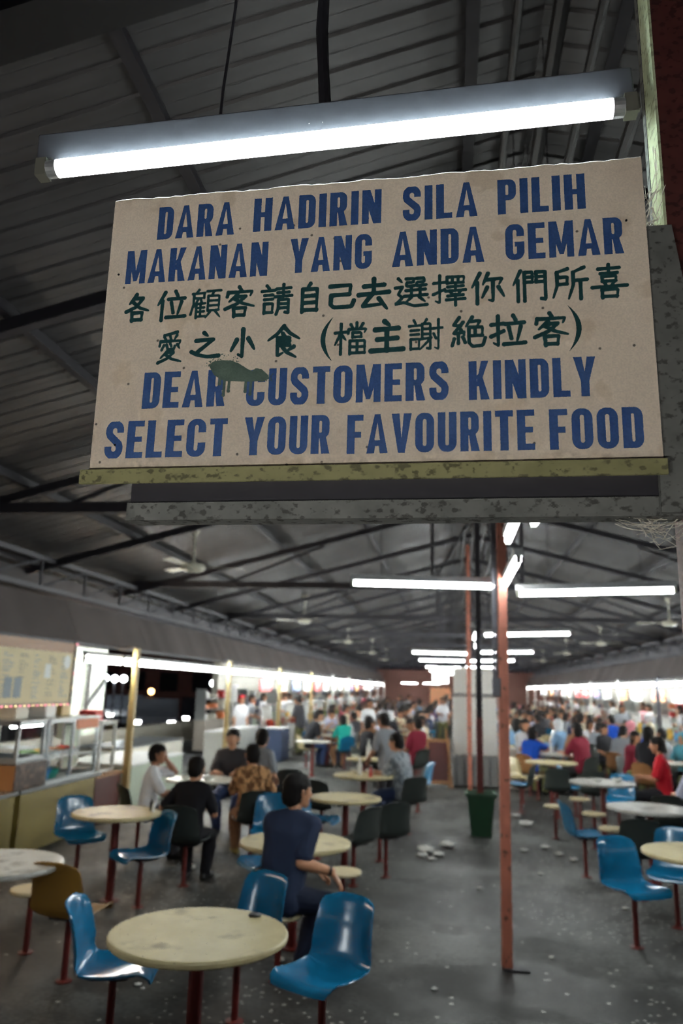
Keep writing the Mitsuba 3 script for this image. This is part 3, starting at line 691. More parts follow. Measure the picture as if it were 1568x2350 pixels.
add('rim', join(bx(-.215, .215, -.215, -.195, .52, .56), bx(-.215, .215, .195, .215, .52, .56), bx(-.215, -.195, -.195, .195, .52, .56), bx(.195, .215, -.195, .195, .52, .56)), 'm_bin', bn, at(.43, 11.25))
ez = thing('standing_board', 'dark maroon notice board leaning on wooden legs left of the white pillar', 'notice board')
tilt = T4().translate([-.22, 16.35, 0]).rotate([1, 0, 0], -9)
add('panel', bx(-.20, .20, -.012, .012, .12, .88, .004), 'm_maroon', ez, tilt)
add('frame', join(bx(-.24, -.20, -.02, .02, 0, .94), bx(.20, .24, -.02, .02, 0, .94), bx(-.2, .2, -.02, .02, .88, .94), bx(-.2, .2, -.02, .02, .06, .12)), 'm_wood', ez, tilt)
add('strut', cyl((-.2, .02, .9), (-.2, .40, .06), .014, 6), 'm_wood', ez, tilt)
tag(add('plank', bx(-.02, .02, -.012, .012, 0, 1.15), 'm_wood', None, T4().translate([.06, 16.25, 0]).rotate([0, 1, 0], -6)), 'thin wooden plank leaning beside the maroon board', 'plank')

# ------------------------------------------------------------------ ceiling fans
fan_motor = shape(lathe([(0, -.075), (.09, -.07), (.15, -.045), (.165, -.01), (.15, .03), (.09, .045), (.03, .06), (.02, .09), (0, .09)], 20), 30)
fan_rod = shape(cyl((0, 0, .08), (0, 0, .50), .016, 8), 30)
fan_can = shape(lathe([(0, .40), (.02, .40), (.045, .46), (.085, .555), (.09, .58), (0, .58)], 16), 30)
def blade_mesh():
    o = Polygon([(.15, -.03), (.30, -.062), (.62, -.072), (.66, -.045), (.66, .045), (.62, .066), (.30, .05), (.15, .03)]).buffer(.006)
    m = extr(o, .004)
    m.apply_transform(trimesh.transformations.rotation_matrix(math.radians(9), [1, 0, 0]))
    return m
fan_blade = shape(blade_mesh())
FANS = [(-3.33, 9.54, 'near ceiling fan hanging over the left tables', 20), (4.6, 16.81, 'ceiling fan at the right edge, right of the nearest right lamp', 50), (4.57, 24.05, 'second ceiling fan on the right side', 75), (4.47, 30.3, 'third ceiling fan on the right side', 10),
        (-3.35, 25.6, 'third ceiling fan on the left side', 35), (-3.27, 33.2, 'fourth ceiling fan on the left side', 80), (-3.34, 17.57, 'second ceiling fan on the left side', 64), (4.5, 38.0, 'distant ceiling fan on the right side', 15), (-3.3, 41.0, 'distant ceiling fan on the left side', 0)]
for x, y, lb, a in FANS:
    t = thing('ceiling_fan', 'off-white ' + lb, 'ceiling fan', 'ceiling fans')
    z = 3.415
    add('motor', fan_motor, 'm_fan', t, at(x, y, z)); add('rod', fan_rod, 'm_fan', t, at(x, y, z)); add('canopy', fan_can, 'm_fan', t, at(x, y, z))
    for k in range(3):
        add('blade', fan_blade, 'm_fan', t, at(x, y, z, a + 120 * k))
    add('hanger', cyl((x, y, z + .57), (x, y, roof_z(x) - .04), .012, 6), 'm_steel_dark', t)

# ------------------------------------------------------------------ tables, stools, chairs
def top_profile(D, th=.032):
    R = D / 2
    return [(0, -th + .006), (R - .03, -th + .006), (R - .03, -th), (R - .008, -th), (R, -th + .008), (R + .001, -.010), (R - .004, -.002), (R - .012, .0006), (R - .022, 0), (0, 0)]
def table(x, y, lb, m='m_table_cream', D=.86, group='round hawker tables', pole='m_pole_red', h=.75):
    t = thing('round_table', lb, 'table', group)
    add('tabletop', PL('top%.2f' % D, lambda: lathe(top_profile(D), 56)), m, t, at(x, y, h))
    add('pole', PL('tpole', lambda: cyl((0, 0, 0), (0, 0, .72), .036, 14)), pole, t, at(x, y))
    add('collar', PL('tcol', lambda: lathe([(.036, .68), (.10, .70), (.15, .719), (0, .719)], 16)), 'm_steel_dark', t, at(x, y))
    add('floor_flange', PL('tfl', lambda: lathe([(0, 0), (.085, 0), (.085, .008), (.04, .018), (0, .018)], 16)), pole, t, at(x, y))
    return t
def stool(x, y, lb, m='m_stool_cream', group='round stools on single poles'):
    t = thing('stool', lb, 'stool', group)
    add('seat', PL('stoolt', lambda: lathe(top_profile(.31, .03), 36)), m, t, at(x, y, .43))
    add('pole', PL('spole', lambda: cyl((0, 0, 0), (0, 0, .405), .021, 10)), 'm_pole_red', t, at(x, y))
    add('floor_flange', PL('sfl', lambda: lathe([(0, 0), (.055, 0), (.055, .006), (.025, .012), (0, .012)], 12)), 'm_pole_red', t, at(x, y))
    return t
def chair_surface(nu, nv, inset=0.0):
    ctrl = np.array([(.225, -.030), (.212, -.008), (.185, .004), (.12, .000), (.02, -.014), (-.07, -.016), (-.135, -.004), (-.172, .030), (-.190, .075), (-.207, .15), (-.226, .23), (-.246, .30), (-.258, .335), (-.268, .348)])
    d = np.concatenate([[0], np.cumsum(np.linalg.norm(np.diff(ctrl, axis=0), axis=1))])
    from scipy.interpolate import CubicSpline
    cs = CubicSpline(d, ctrl)
    s = np.linspace(0, d[-1], nv)
    p = cs(s)
    u = np.linspace(-1, 1, nu)
    hw = np.interp(s / d[-1], [0, .04, .1, .45, .62, .9, .96, 1], [.175, .195, .203, .205, .198, .180, .168, .135]) - inset
    X = u[None] * hw[:, None]
    seat = np.interp(s / d[-1], [0, .12, .45, .58, 1], [.25, .8, 1, .5, .0])
    back = np.interp(s / d[-1], [0, .5, .66, .9, 1], [0, .1, 1, 1, .3])
    e2, e4 = np.abs(u) ** 2.2, np.abs(u) ** 4
    Z = p[:, 1:2] + seat[:, None] * .030 * e4[None] + seat[:, None] * .006 * e2[None]
    Y = p[:, 0:1] + back[:, None] * (.030 * e2[None] + .012 * e4[None])
    # rounded upper corners of the back
    Z = Z - (np.clip((s / d[-1] - .93) / .07, 0, 1) ** 1.5)[:, None] * .020 * e4[None]
    return np.stack([X, Y, Z], -1)
def slab(S, o0, o1):
    du, dv = np.gradient(S, axis=1), np.gradient(S, axis=0)
    N = np.cross(du, dv); N /= np.linalg.norm(N, axis=2, keepdims=True) + 1e-9
    if N[len(N) // 3, N.shape[1] // 2, 2] < 0: N = -N
    A, B = S + N * o0, S + N * o1
    nv, nu = S.shape[:2]
    v = np.concatenate([A.reshape(-1, 3), B.reshape(-1, 3)])
    n = nu * nv
    f = []
    for i in range(nv - 1):
        for j in range(nu - 1):
            a, b, c, e = i * nu + j, i * nu + j + 1, (i + 1) * nu + j + 1, (i + 1) * nu + j
            f += [[a, b, c], [a, c, e], [n + a, n + c, n + b], [n + a, n + e, n + c]]
    rim = [j for j in range(nu)] + [i * nu + nu - 1 for i in range(1, nv)] + [(nv - 1) * nu + j for j in range(nu - 2, -1, -1)] + [i * nu for i in range(nv - 2, 0, -1)]
    for a, b in zip(rim, rim[1:] + rim[:1]):
        f += [[a, n + a, n + b], [a, n + b, b]]
    m = trimesh.Trimesh(v, np.array(f), process=False)
    return m
def chair_parts(nu, nv, seg):
    return {'shell': shape(slab(chair_surface(nu, nv), .0, -.005), 35), 'shell_back': shape(slab(chair_surface(nu, nv, .004), -.0055, -.010), 35),
            'bracket': shape(join(bx(-.075, .075, -.10, .09, -.038, -.030), bx(-.09, -.075, -.11, .08, -.038, -.026), bx(.075, .09, -.11, .08, -.038, -.026)), False),
            'pole': shape(cyl((0, 0, -.425), (0, 0, -.036), .021, seg), 30), 'floor_flange': shape(lathe([(0, -.426), (.055, -.426), (.055, -.420), (.025, -.413), (0, -.413)], seg), 30)}
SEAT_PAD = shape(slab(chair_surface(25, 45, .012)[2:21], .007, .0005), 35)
CHAIR_HI, CHAIR_LO = chair_parts(25, 45, 12), chair_parts(7, 15, 6)
def chair(x, y, fx, fy, lb, front=None, back=None, group=None, hi=True, z=.426, pad=False):
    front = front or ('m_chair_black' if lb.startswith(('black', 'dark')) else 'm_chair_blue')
    back = back or front
    t = thing('moulded_chair', lb, 'chair', group)
    P_ = CHAIR_HI if hi else CHAIR_LO
    M = at(x, y, z, face(fx, fy))
    add('shell', P_['shell'], front, t, M, label=None)
    add('shell_back', P_['shell_back'], back, t, M)
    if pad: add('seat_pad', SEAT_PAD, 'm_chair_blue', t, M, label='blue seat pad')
    add('bracket', P_['bracket'], 'm_steel_dark', t, M)
    add('pole', P_['pole'], 'm_pole_red', t, M)
    add('floor_flange', P_['floor_flange'], 'm_pole_red', t, M)
    return t

table(-1.20, 3.90, 'large cream round table with dark smudges in the foreground')
table(-3.02, 7.05, 'round table with peach sheen beside the olive counter', D=.80)
table(-2.92, 4.97, 'grey white round table at the left edge behind the yellow chair', 'm_table_grey', D=.84)
table(-1.18, 6.19, 'cream round table behind the man in navy')
table(-1.12, 8.72, 'cream round table in the third row, empty top', D=.78)
table(-1.17, 10.96, 'round table with a white bottle where the man in grey check sits', D=.84)
table(-2.97, 17.19, 'small looking white round table left of the crowd', 'm_table_white', D=.80)
table(-1.42, 13.48, 'round table in front of the standing man in grey', D=.66)
table(-3.12, 9.75, 'white round table where the four people on the left sit', 'm_table_white')
table(1.77, 14.27, 'cream round table right of the red post with a cream seat leaning on it', D=.9)
table(2.09, 11.39, 'white rimmed round table in the second right row', 'm_table_grey', D=.88)
table(2.13, 9.03, 'grey round table at the right above the black chair', 'm_table_grey', D=.88)
table(1.92, 6.62, 'cream round table cut by the right edge', D=.86)
stool(-.88, 6.79, 'cream round stool beside the hand of the man in navy')
stool(-1.14, 5.50, 'cream round stool under the man in navy')
stool(-3.02, 5.66, 'round stool behind the yellow chair at the left')
stool(-1.66, 3.42, 'round stool at the bottom edge below the near cream table')
stool(1.43, 11.28, 'round stool left of the white rimmed table, behind the side-on blue chair')
stool(1.90, 12.15, 'round stool farthest back at the white rimmed table')
stool(1.85, 10.76, 'round stool in front of the white rimmed table')
stool(1.86, 9.67, 'round stool nearest to the grey table on the right')
stool(1.62, 15.13, 'round stool behind the black chair at the post')
stool(-.79, 9.29, 'cream stool behind the black chair in the aisle')
BL = 'glossy blue moulded chair '
chair(-1.78, 4.30, .95, .20, BL + 'seen from the side left of the near table')
chair(-.67, 4.44, -.46, -.88, BL + 'in front right of the near table, white streak on its back')
chair(-1.25, 4.86, -.54, -.84, BL + 'behind the near table, half hidden by it')
chair(-3.60, 7.55, .7, -.7, BL + 'in front of the olive counter')
chair(-2.70, 6.92, -.67, -.74, BL + 'right of the peach lit table, seen from the side')
chair(-2.56, 7.70, .08, 1, 'dark moulded chair under the person in black')
chair(-2.50, 5.22, .14, .99, 'brownish yellow moulded chair at the left, seen from behind', 'm_chair_yellow', 'm_chair_yellow')
chair(-1.55, 6.93, -.72, -.55, BL + 'hidden behind the man in navy, only its seat shows')
chair(-1.86, 8.35, .15, -1, BL + 'with a bright streak left of the navy man\'s head')
chair(-1.50, 9.20, .9, -.15, BL + 'behind the empty third row table')
chair(-.95, 8.12, -.75, .5, 'dark moulded chair close to the empty third row table')
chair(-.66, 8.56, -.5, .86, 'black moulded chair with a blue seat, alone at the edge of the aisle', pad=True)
chair(-.56, 11.05, -.55, .83, 'black moulded chair under the man in grey check')
chair(-.50, 13.0, -.9, -.3, 'bright blue moulded chair next to the man in grey check')
chair(-2.22, 8.95, -.45, .9, 'dark chair under the person in the brown shirt')
chair(-1.95, 9.55, -.3, .95, 'black chair right of the person in the brown shirt')
chair(-2.28, 11.3, -.2, 1, 'black chair in the middle of the left rows')
chair(-1.62, 10.2, .3, .95, 'black chair left of the table with the bottle')
chair(-3.55, 8.92, .75, .66, 'dark chair under the person in the white shirt')
chair(-3.15, 10.75, 0, -1, 'dark chair at the far side of the white left table')
chair(1.45, 6.80, .41, -.91, BL + 'alone at the right, front towards the aisle')
chair(1.93, 7.42, -.40, -.91, BL + 'behind the table cut by the right edge')
chair(1.46, 9.12, .99, .15, BL + 'seen from the side in the right aisle')
chair(1.83, 8.28, .1, 1, 'black chair in front of the grey right table')
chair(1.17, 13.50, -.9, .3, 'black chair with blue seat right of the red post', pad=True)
chair(1.70, 13.1, .05, 1, 'black chair in front of the table with the leaning seat')
chair(2.45, 12.2, -.5, -.85, BL + 'behind the white rimmed right table')
chair(2.22, 12.9, .1, 1, 'black chair right of the slim light blue one')
chair(2.02, 13.4, .9, -.2, 'light blue moulded chair seen edge on in the right rows')
chair(2.62, 10.25, .2, 1, 'black chair behind the grey right table')
chair(2.98, 9.75, -.2, 1, 'black chair at the right edge under the person in lilac')
chair(3.18, 12.4, -.9, .3, 'dark chair under the person in red')
chair(1.30, 14.6, .75, -.65, 'cream moulded chair leaning beside the right table', 'm_chair_cream', 'm_chair_cream')
# things on the near tables
tag(add('dark_disc', lathe([(0, 0), (.032, 0), (.034, .006), (.028, .010), (0, .008)], 20), 'm_black', None, at(-1.003, 4.215, .751)), 'small flat black lid lying on the near cream table', 'lid')
def bottle(x, y, z, lb, m='m_bottle', s=1.0, group='bottles and jars on the tables'):
    t = thing('bottle', lb, 'bottle', group)
    add('body', PL('btl', lambda: lathe([(0, 0), (.034, 0), (.036, .02), (.036, .13), (.016, .19), (.014, .22), (0, .22)], 14)), m, t, at(x, y, z, 0, s))
    add('cap', PL('cap', lambda: lathe([(0, .221), (.016, .221), (.016, .245), (0, .245)], 10)), 'm_white', t, at(x, y, z, 0, s))
bottle(-1.22, 10.9, .751, 'white bottle on the table of the man in grey check', 'm_white', 1.0)
bottle(-1.05, 10.75, .751, 'small sauce bottle on the table of the man in grey check', 'm_redplastic', .6)
bottle(-1.35, 13.4, .751, 'tall white bottle on the table in front of the standing man', 'm_white', 1.3)
bottle(-2.75, 7.20, .751, 'small dark sauce bottle on the peach lit table', 'm_black', .5)
bottle(-2.70, 7.12, .751, 'small white cup shaped bottle on the peach lit table', 'm_white', .4)
BOWLS = 'nearer bowl on the table with the white bottle|farther bowl on the table with the white bottle|left bowl on the white left table|right bowl on the white left table|left bowl on the white rimmed right table|right bowl on the white rimmed right table|bowl beside the tall bottle before the standing man'.split('|')
for (x, y), bl in zip(((-1.1, 11.15), (-1.32, 11.2), (-3.25, 9.6), (-2.95, 9.55), (2.0, 11.3), (2.3, 11.45), (-1.6, 13.5)), BOWLS):
    tag(add('bowl', PL('bowl', lambda: lathe([(0, 0), (.035, 0), (.04, .01), (.075, .05), (.07, .05), (.036, .014), (0, .014)], 18)), 'm_white', None, at(x, y, .751)), 'small white ' + bl, 'bowl', 'white bowls left on the tables')
# litter on the floor
def scrap(seed, s):
    m = trimesh.creation.icosphere(2, s)
    v = np.array(m.vertices)
    v *= (0.55 + .9 * meshkit.noise(v / s * 1.7 + seed * 3.1, seed))[:, None]
    v[:, 2] = v[:, 2] * .35
    v[:, 2] -= v[:, 2].min()
    return trimesh.Trimesh(v, m.faces)
SCR = [shape(scrap(i, 1.0), 40) for i in range(4)]
LIT = [(-.28, 9.9, .10), (-.12, 9.75, .07), (-.2, 9.5, .05), (-.32, 9.65, .06), (-.02, 10.3, .09), (.98, 9.1, .035), (-3.35, 7.05, .05), (-2.0, 5.25, .022), (-1.95, 5.2, .015), (-2.72, 8.4, .05), (1.05, 13.0, .07), (1.12, 12.2, .10), (1.2, 10.55, .06), (1.32, 10.2, .05),
       (.92, 10.3, .05), (1.9, 8.75, .06), (1.45, 9.9, .05), (.62, 4.95, .012), (-.1, 5.6, .02), (.75, 6.4, .018), (-2.3, 4.4, .014), (-1.2, 5.9, .03), (1.6, 7.9, .03), (.3, 8.3, .03)]
LITW = ('in the aisle, right of the lone black chair|in the aisle, second right of the lone black chair|in the aisle, nearest to the lone black chair|among others by the lone black chair|in the aisle, farthest by the lone black chair|right of the red post by the side-on chair|behind the peach lit table|left of the near table, larger of two|left of the near table, smaller of two|'
        'behind the person in black|beside the black chair with blue seat|in front of the black chair with blue seat|left of the stool by the side-on chair|under the front stools of the white rimmed table|just right of the red post|under the grey right table|behind the side-on blue chair|in front of the red post foot|left of the red post foot|right of the red post foot|'
        'beside the chair at the left of the near table|under the table behind the man in navy|right of the lone blue chair|in the aisle before the green bin').split('|')
for i, (x, y, s) in enumerate(LIT):
    tag(add('paper_scrap', SCR[i % 4], 'm_litter', None, at(x, y, 0, 37 * i, s)), 'crumpled white scrap on the floor ' + LITW[i], 'litter', 'white scraps on the floor')

# ------------------------------------------------------------------ people
SKIN = [mat('m_skin_%d' % i, c, 0.55, 0.35) for i, c in enumerate([(172, 124, 94), (150, 104, 78), (196, 148, 118), (122, 82, 60)])]
HAIR = mat('m_hair', (17, 15, 15), 0.75, 0.15)
mat('m_eye', (236, 234, 228), 0.2, 0.5); mat('m_lips', (132, 72, 62), 0.5, 0.3)
CLOTH = {'navy': (34, 42, 62), 'black': (22, 22, 26), 'white': (224, 226, 230), 'grey': (128, 132, 138), 'blue': (22, 62, 150), 'maroon': (108, 34, 48), 'red': (150, 26, 36), 'lilac': (186, 190, 214), 'teal': (36, 150, 136), 'yellow': (204, 184, 70), 'cream': (206, 196, 170),
         'pink': (206, 132, 140), 'sky': (128, 164, 200), 'brown': (124, 90, 66), 'olive': (92, 92, 58), 'turquoise': (84, 156, 176), 'orange': (204, 120, 60), 'denim': (42, 54, 84), 'charcoal': (50, 50, 54), 'navydark': (26, 31, 46)}
for k, c in CLOTH.items():
    mat('m_cloth_' + k, c, 0.85, 0.15)
def batik(p, n, uv):
    q = smoothstep(0.44, 0.58, fbm(p.x * 34, p.z * 20, p.y * 20, octaves=3))
    return mix(lin(96, 64, 44), lin(184, 142, 100), q)
mat('m_cloth_batik', mikit.proc(batik), 0.85, 0.15)
def check(p, n, uv):
    q = smoothstep(0.4, 0.6, fbm(p.x * 20, p.z * 24, p.y * 20, octaves=2))
    return mix(lin(98, 106, 114), lin(150, 156, 162), q)
mat('m_cloth_greycheck', mikit.proc(check), 0.85, 0.15)

def sph(c, r, seg):
    return m3.Manifold.sphere(float(r), seg).translate(tuple(float(v) for v in c))
def hull(ps, seg):
    return m3.Manifold.batch_hull([sph(c, r, seg) for c, r in ps])
def fuse(ms):
    return m3.Manifold.batch_boolean(ms, m3.OpType.Add)
def ik(a, t, l1, l2, hint):
    a, t, hint = (np.array(v, float) for v in (a, t, hint))
    d = t - a; L = np.linalg.norm(d)
    if L > (l1 + l2) * .995:
        t = a + d / L * (l1 + l2) * .995; d = t - a; L = np.linalg.norm(d)
    u = d / L
    x = (l1 * l1 - l2 * l2 + L * L) / (2 * L)
    h = math.sqrt(max(l1 * l1 - x * x, 0))
    n = hint - u * (hint @ u); n /= np.linalg.norm(n) + 1e-9
    return a + u * x + n * h, t
def rot(axis, deg):
    return trimesh.transformations.rotation_matrix(math.radians(deg), axis)[:3, :3]

def build_person(pose, hi=False):
    """meshes of one figure facing +y with its seat or feet at the origin; body, shirt, trousers, shoes, hair"""
    g = 16 if hi else 8
    seated = pose.get('seated', True)
    lean, hz = pose.get('lean', 8), pose.get('hip', .535 if seated else .86)
    Pv = np.array([0, pose.get('hip_y', 0.0), hz])
    R = rot([0, 0, 1], pose.get('twist', 0)) @ rot([1, 0, 0], -lean)
    R2 = rot([0, 0, 1], pose.get('twist', 0)) @ rot([1, 0, 0], -lean * 1.35)
    W, Ch = Pv + R @ [0, 0, .18], Pv + R @ [0, 0, .18] + R2 @ [0, 0, .17]
    N = Ch + R2 @ [0, -.01, .145]
    Hd = N + rot([0, 0, 1], pose.get('twist', 0)) @ rot([1, 0, 0], -lean * .6) @ np.array([0, .028, .165])
    HR = rot([0, 0, 1], pose.get('head_yaw', 0) + pose.get('twist', 0)) @ rot([1, 0, 0], -pose.get('head_pitch', 0)) @ rot([0, 1, 0], pose.get('head_roll', 0))
    X = R2 @ np.array([1, 0, 0])
    sh = {s: N + X * s * .158 - R2 @ np.array([0, 0, .045]) for s in (-1, 1)}
    hip = {s: Pv + np.array([s * .085, 0, -.01]) for s in (-1, 1)}
    hand_t = {-1: pose.get('lh', (-.15, .40, .78) if seated else (-.24, .06, .76)), 1: pose.get('rh', (.15, .40, .78) if seated else (.24, .06, .76))}
    foot_t = {-1: pose.get('lf', (-.11, .36, .075) if seated else (-.09, .02, .075)), 1: pose.get('rf', (.11, .36, .075) if seated else (.09, -.02, .075))}
    el, wr, kn, an = {}, {}, {}, {}
    for s in (-1, 1):
        el[s], wr[s] = ik(sh[s], hand_t[s], .27, .235, pose.get('elbow_%s' % ('l' if s < 0 else 'r'), (s * .5, -.45, -.75)))
        kn[s], an[s] = ik(hip[s], foot_t[s], .40, .385, (s * .18, 1, .35) if seated else (0, 1, 0))
    def torso(o, low=0.0):
        ms = [hull([(hip[s] + [0, 0, -low], .098 + o) for s in (-1, 1)] + [(W + X * s * .055, .098 + o) for s in (-1, 1)], g),
              hull([(W + X * s * .055, .098 + o) for s in (-1, 1)] + [(Ch + X * s * .075, .104 + o) for s in (-1, 1)], g),
              hull([(Ch + X * s * .075, .104 + o) for s in (-1, 1)] + [(sh[s], .055 + o) for s in (-1, 1)] + [(N, .052 + o)], g)]
        return ms
    body = torso(0)
    body.append(hull([(N - [0, 0, .02], .054), (Hd + HR @ np.array([0, -.02, -.055]), .050)], g))
    q = lambda v: Hd + HR @ np.array(v)
    body.append(hull([(q((0, -.018, .035)), .086), (q((0, .022, .030)), .076), (q((0, .030, -.030)), .060), (q((.022, .052, -.082)), .026), (q((-.022, .052, -.082)), .026), (q((0, -.03, .0)), .078)], g + 4))
    body.append(hull([(q((0, .094, .012)), .008), (q((0, .112, -.026)), .013), (q((.012, .098, -.030)), .010), (q((-.012, .098, -.030)), .010)], 8))
    body.append(hull([(q((.036, .087, .028)), .008), (q((-.036, .087, .028)), .008)], 8))
    for s in (-1, 1):
        body.append(hull([(q((s * .084, -.008, .018)), .017), (q((s * .083, -.002, -.024)), .011)], 8))
    def arm(s, o, up=1.0, fore=1.0):
        ms, e2 = [], sh[s] + (el[s] - sh[s]) * up
        ms.append(hull([(sh[s], .052 + o), (e2, .052 + (.040 - .052) * up + o * (1.5 if up < 1 else 1))], g))
        if fore > 0:
            w2 = el[s] + (wr[s] - el[s]) * fore
            ms.append(hull([(el[s], .040 + o), (el[s] + (w2 - el[s]) * .35, .040 + o), (w2, .027 + o)], g))
        return ms
    def leg(s, o, flare=0.0, to=1.0):
        a2 = kn[s] + (an[s] - kn[s]) * to
        return [hull([(hip[s], .090 + o), (kn[s], .058 + o)], g), hull([(kn[s], .056 + o), (kn[s] + (an[s] - kn[s]) * .3, .056 + o + flare), (a2, .038 + o + flare)], g)]
    def hand(s):
        d = pose.get('hand_%s' % ('l' if s < 0 else 'r'))
        fw = wr[s] - el[s]; fw /= np.linalg.norm(fw)
        dirn = np.array(d[0], float) if d else fw + np.array([0, 0, -.15])
        dirn /= np.linalg.norm(dirn)
        nrm = np.array(d[1], float) if d else np.array([0, 0, 1.0])           # back of the hand
        nrm = nrm - dirn * (nrm @ dirn); nrm /= np.linalg.norm(nrm) + 1e-9
        curl = d[2] if d else 16
        side = np.cross(dirn, nrm) * (1 if s > 0 else -1)                     # towards the little finger
        o = wr[s] + dirn * .012
        ms = [hull([(o - side * .012, .017), (o + side * .014, .016), (o + dirn * .078 - side * .030, .0115), (o + dirn * .074 + side * .028, .0105)], 8 if not hi else 12)]
        for k, (off, L) in enumerate(((-.029, .068), (-.010, .077), (.010, .071), (.028, .055))):
            p, dd, pts = o + dirn * (.078 - .003 * k) + side * off, dirn.copy(), []
            rad = [.0098, .0090, .0082, .0074]
            pts = [p]
            for j, fr in enumerate((.46, .31, .23)):
                a = math.radians(curl * (1 + .35 * j + .12 * k))
                ax = np.cross(nrm, dd); ax /= np.linalg.norm(ax) + 1e-9
                dd = trimesh.transformations.rotation_matrix(a, ax)[:3, :3] @ dd
                pts.append(pts[-1] + dd * L * fr)
            for j in range(3) if hi else (0,):
                ms.append(hull([(pts[j], rad[j]), (pts[j + 1] if hi else pts[3], rad[j + 1])], 10 if hi else 6))
        t0 = o + dirn * .020 - side * .026
        t1 = t0 + (dirn * .55 - side * .70 - nrm * .35) * .042
        t2 = t1 + (dirn * .85 - side * .30 - nrm * .35) * .034
        ms += [hull([(o + dirn * .012 - side * .010, .015), (t0, .0135), (t1, .0105)], 8), hull([(t1, .0105), (t2, .0088)], 8)]
        return ms
    for s in (-1, 1):
        body += arm(s, 0) + leg(s, 0) + hand(s)
    shoes = []
    for s in (-1, 1):
        fd = np.array([s * .15, 1, 0]); fd /= np.linalg.norm(fd)
        fd = np.array(pose['foot_dir'], float) if 'foot_dir' in pose else fd
        a = an[s]
        z = lambda v, zz: np.array([v[0], v[1], a[2] - .075 + zz])
        body.append(hull([(a, .036), (z(a - fd * .045, .032), .026), (z(a + fd * .10, .028), .024), (z(a + fd * .145, .022), .018)], g))
        shoes.append(hull([(z(a, .07), .040), (z(a - fd * .050, .036), .035), (z(a + fd * .10, .034), .033), (z(a + fd * .155, .030), .028), (z(a - fd * .05, .031), .030)], g).trim_by_plane((0, 0, 1), float(a[2] - .074)))
    long = pose.get('sleeve', 'short') == 'long'
    shirt = torso(.013, .02 if seated else .05)
    for s in (-1, 1):
        shirt += arm(s, .013, 1.0, .94) if long else arm(s, .015, .80, 0)
    shirt.append(hull([(N + [0, 0, .005], .060), (N - [0, 0, .03], .068)], g))
    trousers = [hull([(hip[s] + [0, 0, -.005], .103) for s in (-1, 1)] + [(Pv + R @ np.array([0, 0, .06]), .100)], g)]
    for s in (-1, 1):
        trousers += leg(s, .011, .012, .96)
    style = pose.get('hair', 'short')
    if style == 'scarf':
        hr = fuse([hull([(q((0, -.02, .04)), .104), (q((0, .02, .03)), .094), (q((0, -.02, -.06)), .088)], g + 4), hull([(q((0, -.02, -.05)), .084), (N + [0, .03, -.04], .095), (N + X * .10 - [0, 0, .05], .06), (N - X * .10 - [0, 0, .05], .06)], g)])
        hr = hr - hull([(q((0, .10, .022)), .052), (q((0, .10, -.055)), .050), (q((0, .16, -.02)), .06)], g)
    else:
        c = [(q((0, -.022, .046)), .096), (q((0, .016, .054)), .080), (q((0, -.040, .0)), .086), (q((.028, -.052, -.050)), .052), (q((-.028, -.052, -.050)), .052)]
        if style == 'bob': c += [(q((.03, -.04, -.09)), .058), (q((-.03, -.04, -.09)), .058)]
        if style == 'long': c += [(q((.02, -.06, -.19)), .055), (q((-.02, -.06, -.19)), .055)]
        hr = hull(c, g + 4)
        hr = hr - hull([(q((0, .098, -.004)), .066), (q((0, .10, -.08)), .070), (q((0, .17, -.02)), .09)], g)
        if style == 'short':
            hr = hr - hull([(q((.09, .055, -.055)), .05), (q((-.09, .055, -.055)), .05), (q((0, .06, -.10)), .06)], g)
            hr = hr - hull([(q((.11, -.03, -.12)), .055), (q((-.11, -.03, -.12)), .055)], g)
        if style == 'bun': hr = hr + sph(q((0, -.115, .03)), .04, g)
    out = {'body': fuse(body), 'shirt': fuse(shirt), 'trousers': fuse(trousers), 'shoe_a': shoes[0], 'shoe_b': shoes[1], 'hair': hr}
    res = {}
    for k, m in out.items():
        if hi:
            m = m.refine_to_length(.014 if k == 'body' else .022)
            t = M2T(m)
            trimesh.smoothing.filter_taubin(t, lamb=.5, nu=.52, iterations=6 if k == 'body' else 14)
            if k in ('shirt', 'trousers'):
                v = np.array(t.vertices)
                nz = meshkit.fbm(v * [16, 16, 9] + 3.3, 3, 5) - .5
                t.vertices = v + t.vertex_normals * (nz * .018)[:, None]
            if k == 'hair':
                v = np.array(t.vertices)
                t.vertices = v + t.vertex_normals * ((meshkit.noise(v * 60, 4) - .5) * .016)[:, None]
        else:
            t = M2T(m)
        res[k] = shape(t, 60 if hi else 40)
    if hi or pose.get('face'):
        eyes = [M2T(sph(q((s * .031, .083, .016)), .0115, 10)) for s in (-1, 1)]
        res['eye'] = [shape(e, 40) for e in eyes]
        res['mouth'] = shape(M2T(hull([(q((-.020, .083, -.058)), .006), (q((.020, .083, -.058)), .006), (q((0, .089, -.057)), .007)], 8)), 40)
    res['_wrist'] = (wr, el)
    return res
def person(x, y, fx, fy, label, P_, shirt, trousers='m_cloth_charcoal', skin=None, shoes='m_black', hair=HAIR, group=None, z=0.0, s=1.0):
    t = thing('person', label, 'person', group)
    M = at(x, y, z, face(fx, fy), s)
    skin = skin or SKIN[0]
    add('body', P_['body'], skin, t, M)
    add('shirt', P_['shirt'], shirt, t, M); add('trousers', P_['trousers'], trousers, t, M); add('shoe', P_['shoe_a'], shoes, t, M); add('shoe', P_['shoe_b'], shoes, t, M)
    add('headscarf' if hair != HAIR else 'hair', P_['hair'], hair, t, M)
    for e in P_.get('eye', []):
        add('eye', e, 'm_eye', t, M)
    if 'mouth' in P_: add('mouth', P_['mouth'], 'm_lips', t, M)
    return t, M
cl = lambda c: 'm_cloth_' + c
